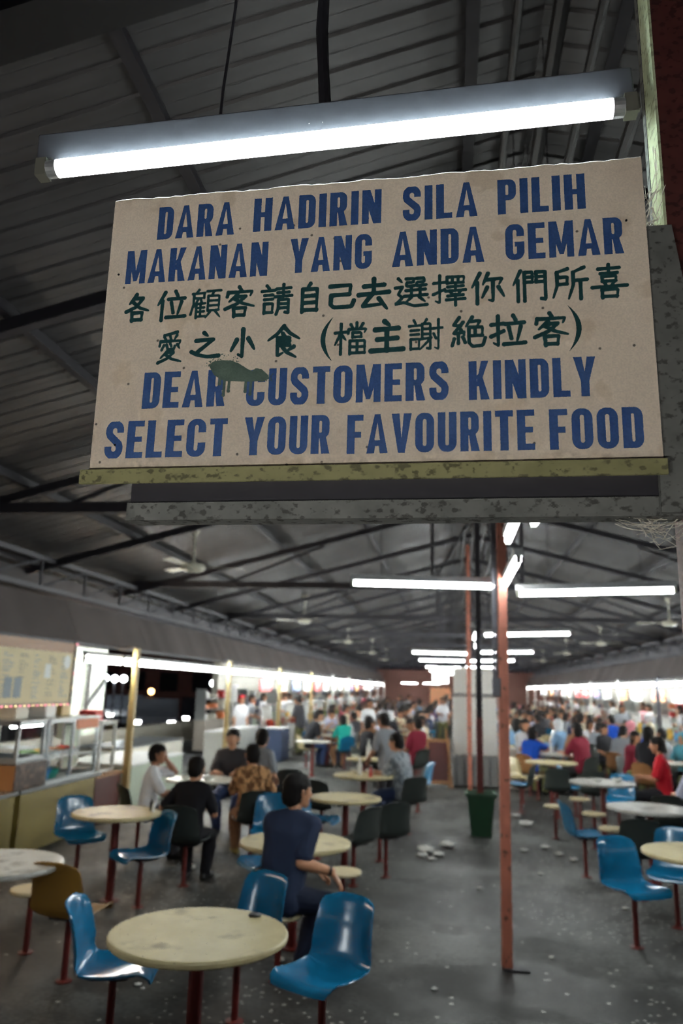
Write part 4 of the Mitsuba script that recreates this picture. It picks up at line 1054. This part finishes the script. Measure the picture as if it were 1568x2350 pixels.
# the man in navy on the stool: right arm resting on the knee, hand hanging
pn = build_person({'lean': 17, 'hip': .545, 'twist': 34, 'head_yaw': -36, 'head_pitch': -2, 'rh': (.175, .30, .685), 'elbow_r': (.35, -.25, -.9), 'hand_r': ((.25, .50, -.80), (.55, .70, .45), 9), 'lh': (-.14, .36, .64), 'rf': (.17, .36, .075), 'lf': (-.02, .20, .075)}, True)
t, M = person(-1.14, 5.50, .74, .67, 'man in a navy shirt seated on a stool, back turned, behind the near table', pn, cl('navy'), cl('navydark'), SKIN[0], s=1.0)
wr, el = pn['_wrist']
ax = (wr[1] - el[1]) / np.linalg.norm(wr[1] - el[1])
add('wristwatch', cyl(wr[1] - ax * .030, wr[1] - ax * .012, .032, 16), 'm_black', t, M)
# the four at the left
pw = build_person({'lean': 6, 'head_yaw': -6, 'rh': (.10, .40, .76), 'lh': (-.07, .19, 1.13), 'elbow_l': (-.5, .6, -.7), 'hand_l': ((.1, -.15, .95), (-.3, .9, .2), 20)}, True)
person(-3.42, 8.80, .95, .32, 'person in a white shirt on the left resting the face on a hand', pw, cl('white'), cl('charcoal'), SKIN[1], s=.92)
pb = build_person({'lean': 14, 'head_pitch': 12, 'lh': (-.36, .30, .80), 'rh': (.16, .34, .74)}, True)
person(-2.56, 7.68, .06, 1, 'person in a black shirt on the left seen from behind', pb, cl('black'), cl('black'), SKIN[0], s=.91)
pp = build_person({'lean': 6, 'head_yaw': 10, 'rh': (.17, .20, .66), 'lh': (-.12, .38, .76), 'hair': 'short'}, True)
person(-2.24, 8.97, -.40, .92, 'person in a brown patterned shirt on the left seen from behind', pp, cl('batik'), cl('brown'), SKIN[0], shoes='m_olive', s=.94)
pf = build_person({'lean': 8, 'lh': (-.14, .36, .78), 'rh': (.14, .36, .78)}, True)
person(-2.95, 10.65, .1, -1, 'dark clothed person facing the camera at the white left table', pf, cl('charcoal'), cl('denim'), SKIN[2])
person(-2.62, 10.75, .35, 1, 'person in pale grey seen from behind the white left table', pp, cl('grey'), cl('denim'), SKIN[2])
pg = build_person({'lean': 12, 'head_yaw': 8, 'head_pitch': 6, 'lh': (-.15, .40, .78), 'rh': (.12, .38, .76)}, True)
person(-.60, 11.10, -.86, .50, 'person in a grey check shirt at the table beside the aisle', pg, cl('greycheck'), cl('denim'), SKIN[0])
pst = build_person({'seated': False, 'lean': 9, 'head_pitch': 14, 'lh': (-.15, .30, .92), 'rh': (.20, .22, .86)}, True)
person(-.92, 12.15, -.75, .66, 'standing person in a grey shirt bending over a table left of the aisle', pst, cl('grey'), cl('charcoal'), SKIN[1], s=.94)
prd = build_person({'lean': 5, 'lh': (-.14, .34, .76), 'rh': (.16, .30, .72)}, True)
person(3.16, 12.35, -.9, .25, 'person in a red shirt near the right edge looking left', prd, cl('red'), cl('black'), SKIN[1])
person(2.98, 9.95, -.35, 1, 'person in a lilac shirt cut by the right edge', pp, cl('lilac'), cl('denim'), SKIN[2])

# ------------------------------------------------------------------ the crowd at the far tables
SEATED = [build_person(p) for p in ({'lean': 8}, {'lean': 20, 'head_pitch': 16, 'lh': (-.10, .34, .80), 'rh': (.10, .30, .86)}, {'lean': 2, 'head_yaw': 35, 'rh': (.16, .24, .64)}, {'lean': 10, 'rh': (.06, .20, 1.06), 'elbow_r': (.6, .5, -.7), 'hair': 'bob'},
                                    {'lean': 6, 'head_yaw': -30, 'hair': 'long'}, {'lean': 12, 'hair': 'scarf', 'sleeve': 'long'}, {'lean': -4, 'lh': (-.14, .22, .62), 'rh': (.14, .22, .62), 'head_pitch': -4})]
STAND = [build_person(p) for p in ({'seated': False, 'lean': 2}, {'seated': False, 'lean': 8, 'lh': (-.14, .34, .96), 'rh': (.16, .36, .98), 'head_pitch': 12}, {'seated': False, 'lean': 4, 'hair': 'bob', 'rh': (.14, .32, 1.05)})]
crowd_rng = random.Random(21)

ROWNAME = {-3.0: 'outer left row', -1.15: 'inner left row', 2.05: 'inner right row', 3.95: 'outer right row'}
ORD = ['first', 'second', 'third', 'fourth', 'fifth', 'sixth', 'seventh', 'eighth', 'ninth', 'tenth', 'eleventh', 'twelfth', 'thirteenth', 'fourteenth']
SPOT = {(-1, -1): 'near left seat', (1, -1): 'near right seat', (-1, 1): 'far left seat', (1, 1): 'far right seat'}
SHIRTS = ['white', 'black', 'grey', 'navy', 'maroon', 'white', 'black', 'cream', 'sky', 'brown', 'white', 'charcoal', 'grey', 'black', 'lilac', 'navy', 'white', 'cream', 'charcoal', 'pink', 'black', 'white', 'blue', 'grey']
def crowd_table(x, y, idx, seats, fixed=None):
    rn = ROWNAME[x]
    table(x, y, 'cream round table, %s of the crowded tables in the %s' % (ORD[idx], rn), 'm_table_cream' if idx % 3 else 'm_table_white', D=.86, group='round tables of the crowd')
    for k, (sx, sy) in enumerate(seats):
        shirt = (fixed or {}).get((sx, sy)) or crowd_rng.choice(SHIRTS)
        cx, cy = x + sx * .50 + crowd_rng.uniform(-.05, .05), y + sy * .52 + crowd_rng.uniform(-.05, .05)
        fx, fy = x - cx + crowd_rng.uniform(-.15, .15), y - cy + crowd_rng.uniform(-.15, .15)
        where = '%s table of the %s' % (ORD[idx], rn)
        fr, bk = crowd_rng.choice([('m_chair_blue', 'm_chair_blue'), ('m_chair_black', 'm_chair_black'), ('m_chair_black', 'm_chair_black'), ('m_chair_brown', 'm_chair_brown'), ('m_chair_cream', 'm_chair_cream')])
        chair(cx, cy, fx, fy, '%s chair, %s at the %s' % ({'m_chair_blue': 'blue moulded', 'm_chair_black': 'black moulded', 'm_chair_cream': 'cream moulded', 'm_chair_brown': 'brown moulded'}[fr], SPOT[(sx, sy)], where), fr, bk, 'moulded chairs in the crowd', hi=False)
        p = crowd_rng.choice(SEATED[:5] + [SEATED[6]])
        hair = HAIR
        if shirt == 'turquoise' or crowd_rng.random() < .06:
            p, hair = SEATED[5], cl('turquoise' if shirt == 'turquoise' else crowd_rng.choice(['cream', 'pink', 'white']))
        n = np.array([fx, fy]) / math.hypot(fx, fy)
        person(cx + n[0] * .01, cy + n[1] * .01, fx, fy, 'person in %s shirt, %s at the %s' % (shirt, SPOT[(sx, sy)], where), p, cl(shirt), cl(crowd_rng.choice(['denim', 'charcoal', 'black', 'brown', 'olive'])), SKIN[crowd_rng.randrange(4)], group='people seated in the crowd', hair=hair, s=crowd_rng.uniform(.95, 1.06))
ALL4 = [(-1, -1), (1, -1), (-1, 1), (1, 1)]
FIX = {(-1.15, 0): {(-1, -1): 'black'}, (-3.0, 0): {(1, -1): 'teal'}, (2.05, 0): {(-1, -1): 'blue', (1, -1): 'maroon', (-1, 1): 'white'}, (3.95, 0): {(-1, -1): 'black', (1, -1): 'yellow', (1, 1): 'turquoise'}}
for x in (-3.0, -1.15, 2.05, 3.95):
    for i in range(13):
        y = (19.6 if x == -3.0 else 16.4 if x == -1.15 else 16.2 if x == 2.05 else 15.2) + 2.45 * i
        if y > 47: break
        seats = ALL4 if i < 9 else ALL4[:2] + [ALL4[2 + i % 2]]
        seats = [s for s in seats if crowd_rng.random() < .90 or (x, i) in FIX]
        crowd_table(x, y, i, seats, FIX.get((x, i)))
for k in range(16):
    x = crowd_rng.choice([-2.08, -4.3, 3.0, 5.1, 1.05, -.15]) + crowd_rng.uniform(-.08, .08)
    y = 16.3 + 2.45 * (2 + k * .7) // 1 + crowd_rng.uniform(-.1, .1)
    c = crowd_rng.choice(SHIRTS)
    person(x, y, crowd_rng.uniform(-1, 1), crowd_rng.uniform(-1, .6), '%s standing guest from the camera, in %s shirt, %s of the pillar' % (ORDW[k], c, 'left' if x < .4 else 'right'), STAND[k % 3], cl(c), cl(crowd_rng.choice(['denim', 'black', 'olive'])), SKIN[crowd_rng.randrange(4)], group='guests standing among the tables')
# things on the crowd tables are too small to show: a few bottles and jugs
for k in range(26):
    x = crowd_rng.choice([-3.0, -1.15, 2.05, 3.95])
    i = crowd_rng.randrange(10)
    y = (19.6 if x == -3.0 else 16.4 if x == -1.15 else 16.2 if x == 2.05 else 15.2) + 2.45 * i
    bottle(x + crowd_rng.uniform(-.2, .2), y + crowd_rng.uniform(-.2, .2), .751, '%s of the small bottles on the crowded tables, in the %s' % (ORDW[k], ROWNAME[x]), crowd_rng.choice(['m_white', 'm_bottle', 'm_redplastic', 'm_orange']), crowd_rng.uniform(.6, 1.2))

# ------------------------------------------------------------------ posts along the stalls
for side, x, y0, n in ((-1, -4.75, 11.31, 10), (1, 5.74, 12.3, 10)):
    for k in range(n):
        y = y0 + 5.15 * k
        m = 'm_post_cream' if (side < 0 and k < 4) else ('m_steel_mid' if k % 4 == 2 else 'm_post_white')
        t = thing('stall_post', '%s post at the front of the %s stalls, %s from the camera' % ({'m_post_cream': 'cream painted', 'm_steel_mid': 'grey', 'm_post_white': 'whitish'}[m], 'left' if side < 0 else 'right', ORD[k]), 'post', 'posts along the %s stalls' % ('left' if side < 0 else 'right'))
        add('shaft', bx(-.045, .045, -.045, .045, 0, 2.415, .008), m, t, at(x, y))
        add('head_arm', bx(*((-.30, .02) if side < 0 else (-.02, .20)), -.03, .03, 2.415, 2.44), 'm_steel_mid', t, at(x, y))
        add('foot', bx(-.07, .07, -.07, .07, 0, .05, .006), 'm_grey', t, at(x, y))

# ------------------------------------------------------------------ the near left stall with its menu board
ct = thing('stall_counter', 'olive yellow stall counter with a steel edge at the left', 'counter')
add('body', bx(-6.6, -4.74, 8.40, 10.24, 0, .655), 'm_olive', ct)
add('worktop', bx(-6.6, -4.70, 8.33, 10.36, .655, .70, .008), 'm_steel', ct)
ca = thing('stall_counter', 'dark red brown counter between olive counter and cream post', 'counter')
add('body', bx(-6.2, -4.80, 10.40, 11.22, 0, .60), 'm_maroon', ca)
add('worktop', bx(-6.2, -4.78, 10.38, 11.24, .60, .635), 'm_wood', ca)
def glass_case(x0, x1, y0, y1, z0, z1, lb, panes, mullions, frame='m_alu', header=None, lit=None):
    t = thing('display_case', lb, 'display case')
    r = .018
    fr = [bx(x - r, x + r, y - r, y + r, z0, z1) for x in (x0 + r, x1 - r) for y in (y0 + r, y1 - r)]
    for z in (z0 + r, z1 - r):
        fr += [bx(x0, x1, y - r, y + r, z - r, z + r) for y in (y0 + r, y1 - r)] + [bx(x - r, x + r, y0, y1, z - r, z + r) for x in (x0 + r, x1 - r)]
    for y in mullions:
        fr.append(bx(x1 - 2 * r, x1, y - r, y + r, z0, z1))
    for f in fr:
        add('frame_bar', f, frame, t)
    add('roof_panel', bx(x0 - .02, x1 + .02, y0 - .02, y1 + .02, z1, z1 + .02), frame, t)
    add('shelf', bx(x0 + .04, x1 - .04, y0 + .04, y1 - .04, (z0 + z1) / 2 - .10, (z0 + z1) / 2 - .085), 'm_white', t)
    ys = [y0 + r] + list(mullions) + [y1 - r]
    if panes:
        for a, b in zip(ys[:-1], ys[1:]):
            add('pane', bx(x1 - r - .003, x1 - r, a + r, b - r, z0 + 2 * r, z1 - 2 * r).slice_plane([x1 - r - .0015, 0, 0], [1, 0, 0]), 'm_glass', t, label='clear glass')
        add('pane', bx(x0 + 2 * r, x1 - 2 * r, y0 + r - .003, y0 + r, z0 + 2 * r, z1 - 2 * r).slice_plane([0, y0 + r - .0015, 0], [0, -1, 0]), 'm_glass', t, label='clear glass')
    if header: add('header', bx(x1, x1 + .008, *header[:4]), header[4], t)
    if lit:
        add('case_lamp', cyl((x0 + .12, y0 + .12, z1 - .10), (x0 + .12, y1 - .5, z1 - .10), .018, 10), 'm_tube', t, emit=glow(lit, (.92, 1, 1), 1.2))
    return t
glass_case(-5.45, -4.76, 8.92, 10.26, .70, 1.43, 'large glass display case with lit inside on the olive counter', True, (9.55,), header=(9.60, 10.22, 1.30, 1.42, 'm_orange'), lit=16)
glass_case(-5.40, -4.78, 8.28, 8.88, 1.006, 1.43, 'small lit glass case standing on the wooden box', True, (), lit=10)
glass_case(-5.5, -4.90, 10.66, 11.16, .64, 1.33, 'pale green inside glass cabinet left of the cream post', True, (), 'm_white')
add('back_panel', bx(-5.49, -5.47, 10.70, 11.12, .68, 1.29), 'm_palegreen', 'display_case_002')
wb = thing('wooden_box', 'wooden box with dark patterned side at the left edge of the counter', 'box')
add('body', bx(-5.45, -4.745, 8.22, 8.90, .701, .98, .006), 'm_wood', wb)
add('side_panel', bx(-4.745, -4.735, 8.225, 8.895, .705, .975), 'm_wood_dark', wb)
add('lid', bx(-5.47, -4.73, 8.20, 8.91, .981, 1.004, .004), 'm_steel', wb)
cx_ = thing('stall_counter', 'end of the stall counter under the wooden box at the left edge', 'counter')
add('body', bx(-6.6, -4.76, 7.2, 8.31, 0, .655), 'm_olive', cx_)
add('worktop', bx(-6.6, -4.72, 7.2, 8.325, .655, .70, .006), 'm_steel', cx_)
bs = thing('basin', 'blue and teal plastic basin inside the glass display case', 'basin')
add('bowl', lathe([(0, 0), (.10, 0), (.145, .13), (.155, .13), (.155, .137), (.138, .137), (.095, .012), (0, .012)], 24), 'm_basin', bs, at(-5.02, 9.25, .702))
tag(add('basin', lathe([(0, 0), (.08, 0), (.12, .11), (.13, .115), (.115, .115), (.075, .01), (0, .01)], 24), 'm_teal', None, at(-5.02, 9.50, .702)), 'small teal plastic basin beside the blue basin', 'basin')
for k, (y, c) in enumerate(((9.1, 'm_food_green'), (9.35, 'm_food_yellow'), (9.75, 'm_food_brown'), (10.02, 'm_food_red'))):
    t = thing('food_tray', 'steel tray of %s food on the shelf of the glass case, %s from the left' % (c.split('_')[-1], ORD[k]), 'tray', 'food trays in the glass case')
    add('tray', join(bx(-5.25, -4.95, y - .10, y + .10, .981, .99), bx(-5.25, -4.95, y - .10, y - .092, .99, 1.03), bx(-5.25, -4.95, y + .092, y + .10, .99, 1.03), bx(-5.25, -5.242, y - .1, y + .1, .99, 1.03), bx(-4.958, -4.95, y - .1, y + .1, .99, 1.03)), 'm_steel', t)
    add('food', scrap(k, 1.0).apply_transform(np.diag([.125, .08, .09, 1])).apply_translation((-5.10, y, .99)), c, t)
for k, (x, y, sx, sz, m, lb) in enumerate(((-5.15, 8.7, .14, .18, 'm_offwhite', 'white carton standing on the small glass case'), (-5.1, 9.30, .13, .17, 'm_white', 'white tub on top of the glass case below the menu board'), (-5.2, 9.9, .12, .22, 'm_post_cream', 'small cream box on top of the glass case'), (-5.15, 10.8, .13, .14, 'm_redplastic', 'red plastic box on the pale green cabinet'))):
    z = 1.451 if k < 3 else 1.351
    tag(add('box', bx(x - sx, x + sx, y - sx, y + sx, z, z + sz, .012), m), lb, 'box')
mb = thing('menu_board', 'cream stall menu board with print, hung with coloured bulbs, left', 'menu board')
MX = -4.93
add('panel', bx(MX - .03, MX, 7.55, 9.66, 1.63, 2.26), 'm_board', mb)
add('header', bx(MX - .03, MX + .004, 7.55, 9.66, 2.26, 2.385), 'm_wood', mb, label='orange brown header strip')
add('frame', join(bx(MX - .035, MX + .012, 9.66, 9.70, 1.60, 2.40), bx(MX - .035, MX + .012, 7.55, 9.70, 1.60, 1.63)), 'm_wood_dark', mb)
mr = random.Random(12)
for c in range(6):
    y0 = 7.70 + .33 * c
    z = 2.20
    while z > 1.70:
        if not (c in (2, 3) and z < 1.92 and c == 2):
            L = mr.uniform(.08, .22)
            add('print_line', bx(MX, MX + .0012, y0, y0 + L, z - .010, z), 'm_inkblue' if c % 2 else 'm_ink', mb)
        z -= mr.choice([.028, .034, .05])
for y0 in (8.10, 8.30):
    add('photo', bx(MX + .0012, MX + .002, y0, y0 + .16, 1.70, 1.93), 'm_inkblue', mb, label='dark food photograph')
add('note', bx(MX + .0012, MX + .003, 8.95, 9.10, 1.93, 2.10), 'm_white', mb, label='white paper note')
add('emblem', cyl((MX + .0012, 9.50, 2.14), (MX + .003, 9.50, 2.14), .09, 20), 'm_white', mb, label='round white sticker')
for k in range(26):
    y, z = (7.6 + .095 * k, 1.605) if k < 22 else (9.69, 1.62 + .19 * (k - 21))
    add('bulb', PL('bulb', lambda: M2T(m3.Manifold.sphere(.009, 8))), 'm_tube', mb, at(MX + .022, y, z), glow(1.6, (1.0, .25, .35) if k % 2 else (1.0, .75, .35), .05))
tag(add('wall_panel', bx(-6.55, -6.45, 12.5, 14.0, .95, 2.5), 'm_palegreen'), 'pale greenish wall of the stall right of the menu board', kind='structure')
tag(add('pipe_brace', join(cyl((-6.40, 13.2, 1.2), (-6.40, 13.2, 2.4), .03, 8), cyl((-6.41, 13.2, 1.45), (-6.41, 13.95, 1.95), .025, 8)), 'm_steel_mid'), 'grey steel bracket on the pale greenish stall wall', 'bracket')

# lit drinks fridge of the near stall, left of the picture: the bright upright streaks on the blue chairs mirror it
fg = thing('drinks_fridge', 'drinks fridge with a lit upright strip at the near left stall', 'fridge')
add('body', bx(-5.75, -5.10, 1.7, 2.4, 0, 1.85, .02), 'm_white', fg)
add('door', bx(-5.10, -5.07, 1.74, 2.36, .15, 1.75, .008), 'm_cardark', fg)
add('light_strip', bx(-5.07, -5.055, 2.02, 2.12, .75, 1.72), 'm_tube', fg, emit=glow(13.0, (.95, 1, 1), 2.0))

# ------------------------------------------------------------------ stalls further along both sides
stall_rng = random.Random(77)
JAR = shape(lathe([(0, 0), (.055, 0), (.06, .02), (.06, .14), (.045, .17), (.05, .18), (.05, .20), (0, .20)], 10), 40)
def stall(side, y0, k, L=5.0, cook=True, case=True, body='m_white'):
    s = side
    X = lambda d: (-4.86 - d) if s < 0 else (5.84 + d)      # d: metres behind the front line
    sn = '%s stall on the %s' % (ORD[k], 'left' if s < 0 else 'right')
    xs = lambda a, b: (min(X(a), X(b)), max(X(a), X(b)))
    n = 3
    for j in range(n):
        a, b = y0 + .08 + j * L / n, y0 + (j + 1) * L / n - .06
        t = thing('stall_counter', '%s counter unit of the %s' % (ORD[j], sn), 'counter', 'counters of the far stalls')
        h = .72 + .05 * ((j + k) % 2)
        bm = body if j else stall_rng.choice([body, 'm_palegreen', 'm_tin', 'm_navybox'])
        add('body', bx(*xs(.02, .62), a, b, 0, h - .04), bm, t)
        add('worktop', bx(*xs(0, .66), a - .02, b + .02, h - .04, h, .006), 'm_steel', t)
        if case and (j + k) % 2 == 0:
            x_ = xs(.06, .48)
            g = thing('display_case', 'glass food case on the %s counter unit of the %s' % (ORD[j], sn), 'display case', 'glass cases of the far stalls')
            for yy in (a + .1, b - .1):
                for xx in x_:
                    add('frame_bar', bx(xx - .015, xx + .015, yy - .015, yy + .015, h, h + .62), 'm_alu', g)
            add('roof_panel', bx(x_[0] - .02, x_[1] + .02, a + .08, b - .08, h + .62, h + .65), 'm_alu', g)
            add('back_panel', bx(X(.46) - .006, X(.46) + .006, a + .12, b - .12, h + .01, h + .60), 'm_white', g)
            xf = X(.06)
            add('pane', trimesh.Trimesh([(xf, a + .12, h + .01), (xf, b - .12, h + .01), (xf, b - .12, h + .6), (xf, a + .12, h + .6)], [[0, 1, 2], [0, 2, 3]]), 'm_glass', g, label='clear glass')
            for q in range(3):
                add('food', SCR[q], FOODS[(q + k) % 4], g, T4().translate([X(.25), a + .35 + q * .38, h + .012]).scale([.13, .15, .25]))
        else:
            for q in range(4):
                t2 = thing('jar', '%s jar on the %s counter unit of the %s' % (ORD[q], ORD[j], sn), 'jar', 'jars on the stall counters')
                add('body', JAR, stall_rng.choice(['m_white', 'm_bottle', 'm_redplastic', 'm_orange', 'm_food_yellow', 'm_basin']), t2, at(X(.2 + .1 * (q % 2)), a + .25 + q * .33, h, 0, stall_rng.uniform(.8, 1.6)))
    # back cupboard with shelves
    t = thing('back_shelf', 'white shelving at the back of the %s' % sn, 'shelf', 'shelves of the far stalls')
    add('body', bx(*xs(2.2, 2.55), y0 + .5, y0 + L - .6, 0, .85), stall_rng.choice(['m_tin', 'm_offwhite', 'm_palegreen']), t)
    for z in (1.15, 1.45):
        add('shelf', bx(*xs(2.25, 2.55), y0 + .5, y0 + L - .6, z, z + .025), 'm_steel', t)
    for yy in (y0 + .5, y0 + L - .64):
        add('upright', bx(*xs(2.25, 2.55), yy, yy + .04, .85, 1.75), 'm_steel', t)
    for q in range(12):
        z = (.85, 1.175, 1.475)[q % 3]
        w = stall_rng.uniform(.10, .20)
        yy = y0 + .8 + (q // 3) * .9
        tag(add('box', bx(*xs(2.28, 2.50), yy - w, yy + w, z + .001, z + stall_rng.uniform(.12, .24), .01), stall_rng.choice(['m_white', 'm_offwhite', 'm_wood', 'm_redplastic', 'm_navybox', 'm_tin', 'm_bottle', 'm_orange'])), '%s box on the %s board of the back shelf, %s' % (ORD[q // 3], ('lowest', 'middle', 'top')[q % 3], sn), 'box', 'goods on the shelves of the far stalls')
    # hanging signboards under the fascia
    for q in range(2):
        yy = y0 + 1.0 + q * 2.3
        g = thing('stall_sign', '%s coloured board over the %s' % (ORD[q], sn), 'signboard', 'boards of the far stalls')
        add('panel', bx(X(.75) - .02, X(.75) + .02, yy, yy + 1.5, 1.72, 2.10), stall_rng.choice(['m_board', 'm_white', 'm_redplastic', 'm_palegreen', 'm_orange', 'm_navybox', 'm_post_white']), g)
        add('band', bx(*((X(.75) + .02, X(.75) + .024) if s < 0 else (X(.75) - .024, X(.75) - .02)), yy + .15, yy + 1.35, 1.86, 1.96), stall_rng.choice(['m_ink', 'm_redplastic', 'm_navybox']), g)
        for yy2 in (yy + .1, yy + 1.4):
            add('hanger', cyl((X(.75), yy2, 2.10), (X(.75), yy2, roof_z(X(.75)) + .01), .008, 5), 'm_steel_mid', g)
    if cook:
        for q in range(2):
            c = 'white' if (q + k) % 3 else stall_rng.choice(['cream', 'grey', 'sky', 'pink'])
            person(X(1.05 + .25 * q), y0 + 1.1 + 2.3 * q + stall_rng.uniform(-.4, .4), -s, stall_rng.uniform(-.8, .5), '%s cook of the %s, in %s shirt' % (ORD[q], sn, c), STAND[1 + q % 2], cl(c), cl('charcoal'), SKIN[stall_rng.randrange(4)], group='cooks behind the stall counters')
for k in range(8):
    stall(-1, 21.8 + 4.8 * k, k)
    stall(1, 16.6 + 5.2 * k, k)
# the open second and third bay on the left: low white units, the street behind them
def unit(x0, x1, y0, y1, h, m, lb, top='m_white'):
    t = thing('stall_counter', lb, 'counter')
    add('body', bx(x0, x1, y0, y1, 0, h - .03), m, t)
    add('worktop', bx(x0 - .02, x1 + .02, y0 - .02, y1 + .02, h - .03, h, .006), top, t)
unit(-6.1, -4.86, 11.75, 14.1, .66, 'm_palegreen', 'long pale green white counter behind the person in white')
unit(-5.40, -4.95, 17.0, 20.2, .88, 'm_white', 'white block counter right of the second cream post')
unit(-7.4, -6.4, 15.0, 18.5, .62, 'm_offwhite', 'low white worktop behind the pale green counter', 'm_steel')
unit(-4.90, -4.35, 20.3, 21.3, .82, 'm_navybox', 'dark blue cabinet at the end of the white block counter')
person(-5.62, 20.75, .6, -.5, 'cook in a white shirt and red cap standing behind the white block counter', STAND[0], cl('white'), cl('black'), SKIN[0], group=None, hair=cl('red'))
wbd = thing('white_board', 'white board on a thin pole beside the cook with the red cap', 'board')
add('panel', bx(-6.28, -5.92, 21.4, 21.44, 1.42, 1.92, .01), 'm_white', wbd)
add('pole', cyl((-6.1, 21.46, 0), (-6.1, 21.46, 1.7), .02, 8), 'm_steel_mid', wbd)
lw = tag(add('boundary_wall', bx(-9.6, -9.4, 12.5, 30.0, -.1, .56), 'm_offwhite'), 'low whitish wall along the road beyond the open stall', 'wall')
# the dark road with parked cars and lamps beyond the open bays
def car(x, y, deg, lb, m):
    t = thing('car', lb, 'car', 'cars parked on the road')
    M = at(x, y, -.1, deg)
    side = Polygon([(-2.1, .30), (-2.12, .72), (-1.95, .86), (-1.2, .92), (-.75, 1.38), (.85, 1.40), (1.45, .94), (2.0, .82), (2.12, .62), (2.1, .30)]).buffer(.03)
    body = extr(side, 1.6); body.apply_transform(np.array([[1, 0, 0, 0], [0, 0, 1, -.8], [0, 1, 0, 0], [0, 0, 0, 1.0]])); body.fix_normals()
    add('body', body, m, t, M)
    win = extr(Polygon([(-1.02, .96), (-.68, 1.32), (.80, 1.34), (1.22, .97)]), 1.64); win.apply_transform(np.array([[1, 0, 0, 0], [0, 0, 1, -.82], [0, 1, 0, 0], [0, 0, 0, 1.0]])); win.fix_normals()
    add('side_window', win, 'm_cardark', t, M)
    for wx in (-1.3, 1.3):
        for wy in (-.72, .72):
            add('wheel', cyl((wx, wy - .1, .31), (wx, wy + .1, .31), .31, 18), 'm_black', t, M)
    for wy in (-.58, .58):
        add('headlamp', bx(2.10, 2.15, wy - .13, wy + .13, .56, .70, .02), 'm_tube', t, M, glow(10.0, (1, .98, .92), .15))
car(-10.95, 28.3, -69, 'car with lit headlamps on the road beyond the first cream post', 'm_carpaint')
car(-10.5, 32.4, -72, 'second car with lit headlamps on the road behind the open stalls', 'm_cardark')
car(-14.2, 33.0, -66, 'third car with lit headlamps farthest down the road', 'm_carpaint')
def lamp_post(x, y, z, L, c, lb, r=.13):
    t = thing('street_lamp', lb, 'street lamp', 'lamps along the dark road')
    add('pole', cyl((x, y, -.1), (x, y, z), .04, 8), 'm_steel_dark', t)
    add('globe', trimesh.creation.icosphere(2, r).apply_translation((x, y, z + r)), 'm_tube', t, emit=glow(L * 1.8, c, .4))
for x, y, z, L, c, lb in ((-13.84, 30, 1.89, 14, (.92, 1, 1), 'white lamp left of the trio over the road'), (-13.44, 30, 1.87, 14, (.92, 1, 1), 'white lamp in the middle of the trio over the road'), (-13.06, 30, 1.88, 14, (.92, 1, 1), 'white lamp right of the trio over the road'),
                      (-13.43, 34, 1.36, 3, (1, .45, .16), 'orange lamp low beside the first cream post'), (-10.9, 34, 1.08, 3, (1, .5, .2), 'orange lamp low in the middle of the road'), (-10.26, 34, 1.82, 10, (.9, 1, 1), 'white lamp left of the second cream post'), (-10.55, 34, 1.80, 8, (.9, 1, 1), 'second white lamp left of the second cream post')):
    lamp_post(x, y, z, L, c, lb)
for k, (x, w, h) in enumerate(((-34, 9, 7), (-24.5, 8, 5.5), (-15.5, 8, 6.2), (-50, 14, 8))):
    t = thing('far_building', '%s dark building across the road' % ORD[k], 'building', 'dark buildings across the road')
    yb = 48 - k * 2 if k < 3 else 44
    add('wall', bx(x - w / 2, x + w / 2, yb, yb + 8, -.1, h), 'm_brick', t)
    add('roof', bx(x - w / 2 - .3, x + w / 2 + .3, yb - .3, yb + 8.3, h, h + .3), 'm_steel_dark', t)
    for a in range(int(w // 2)):
        for b in range(2):
            add('window', bx(x - w / 2 + .6 + a * 2, x - w / 2 + 1.7 + a * 2, yb - .05, yb, 1.4 + b * 2.4, 2.5 + b * 2.4), 'm_cardark', t)
# the end of the hall: lit orange wall and a sign
mat('m_peach', (240, 170, 128), 0.6, 0.3)
tag(add('orange_shutter', bx(-1.44, .15, 60.7, 60.88, .75, 2.1), 'm_peach'), 'orange lit panel on the far wall left of the pillar', 'panel')
# steel scaffold poles of the right stall
for k, (x, y) in enumerate(((6.3, 18.4), (6.7, 18.6), (7.1, 18.1))):
    tag(add('scaffold_pole', cyl((x, y, 0), (x - .1, y, 2.6), .03, 8), 'm_wood'), '%s yellow brown pole at the right stall' % ORD[k], 'pole', 'poles at the right stall')

for x, y, z, w, h, lb in ((-.10, 25.2, 2.44, .50, .20, 'pale green lit box hanging left of the white pillar, upper one'), (-.32, 31.0, 2.18, .60, .40, 'white lit box hanging left of the white pillar, lower one')):
    t = thing('light_box', lb, 'light box')
    add('case', bx(x - w / 2 - .02, x + w / 2 + .02, y, y + .10, z - .02, z + h + .02, .01), 'm_alu', t)
    add('lit_face', bx(x - w / 2, x + w / 2, y - .008, y - .001, z, z + h), 'm_tube', t, emit=glow(4.0, (.86, 1, .86) if z > 2.3 else (.95, 1, .98), .3))
    for d in (-w * .4, w * .4):
        add('wire', cyl((x + d, y + .05, z + h + .02), (x + d, y + .05, roof_z(x + d) - .05), .004, 5), 'm_steel_dark', t)
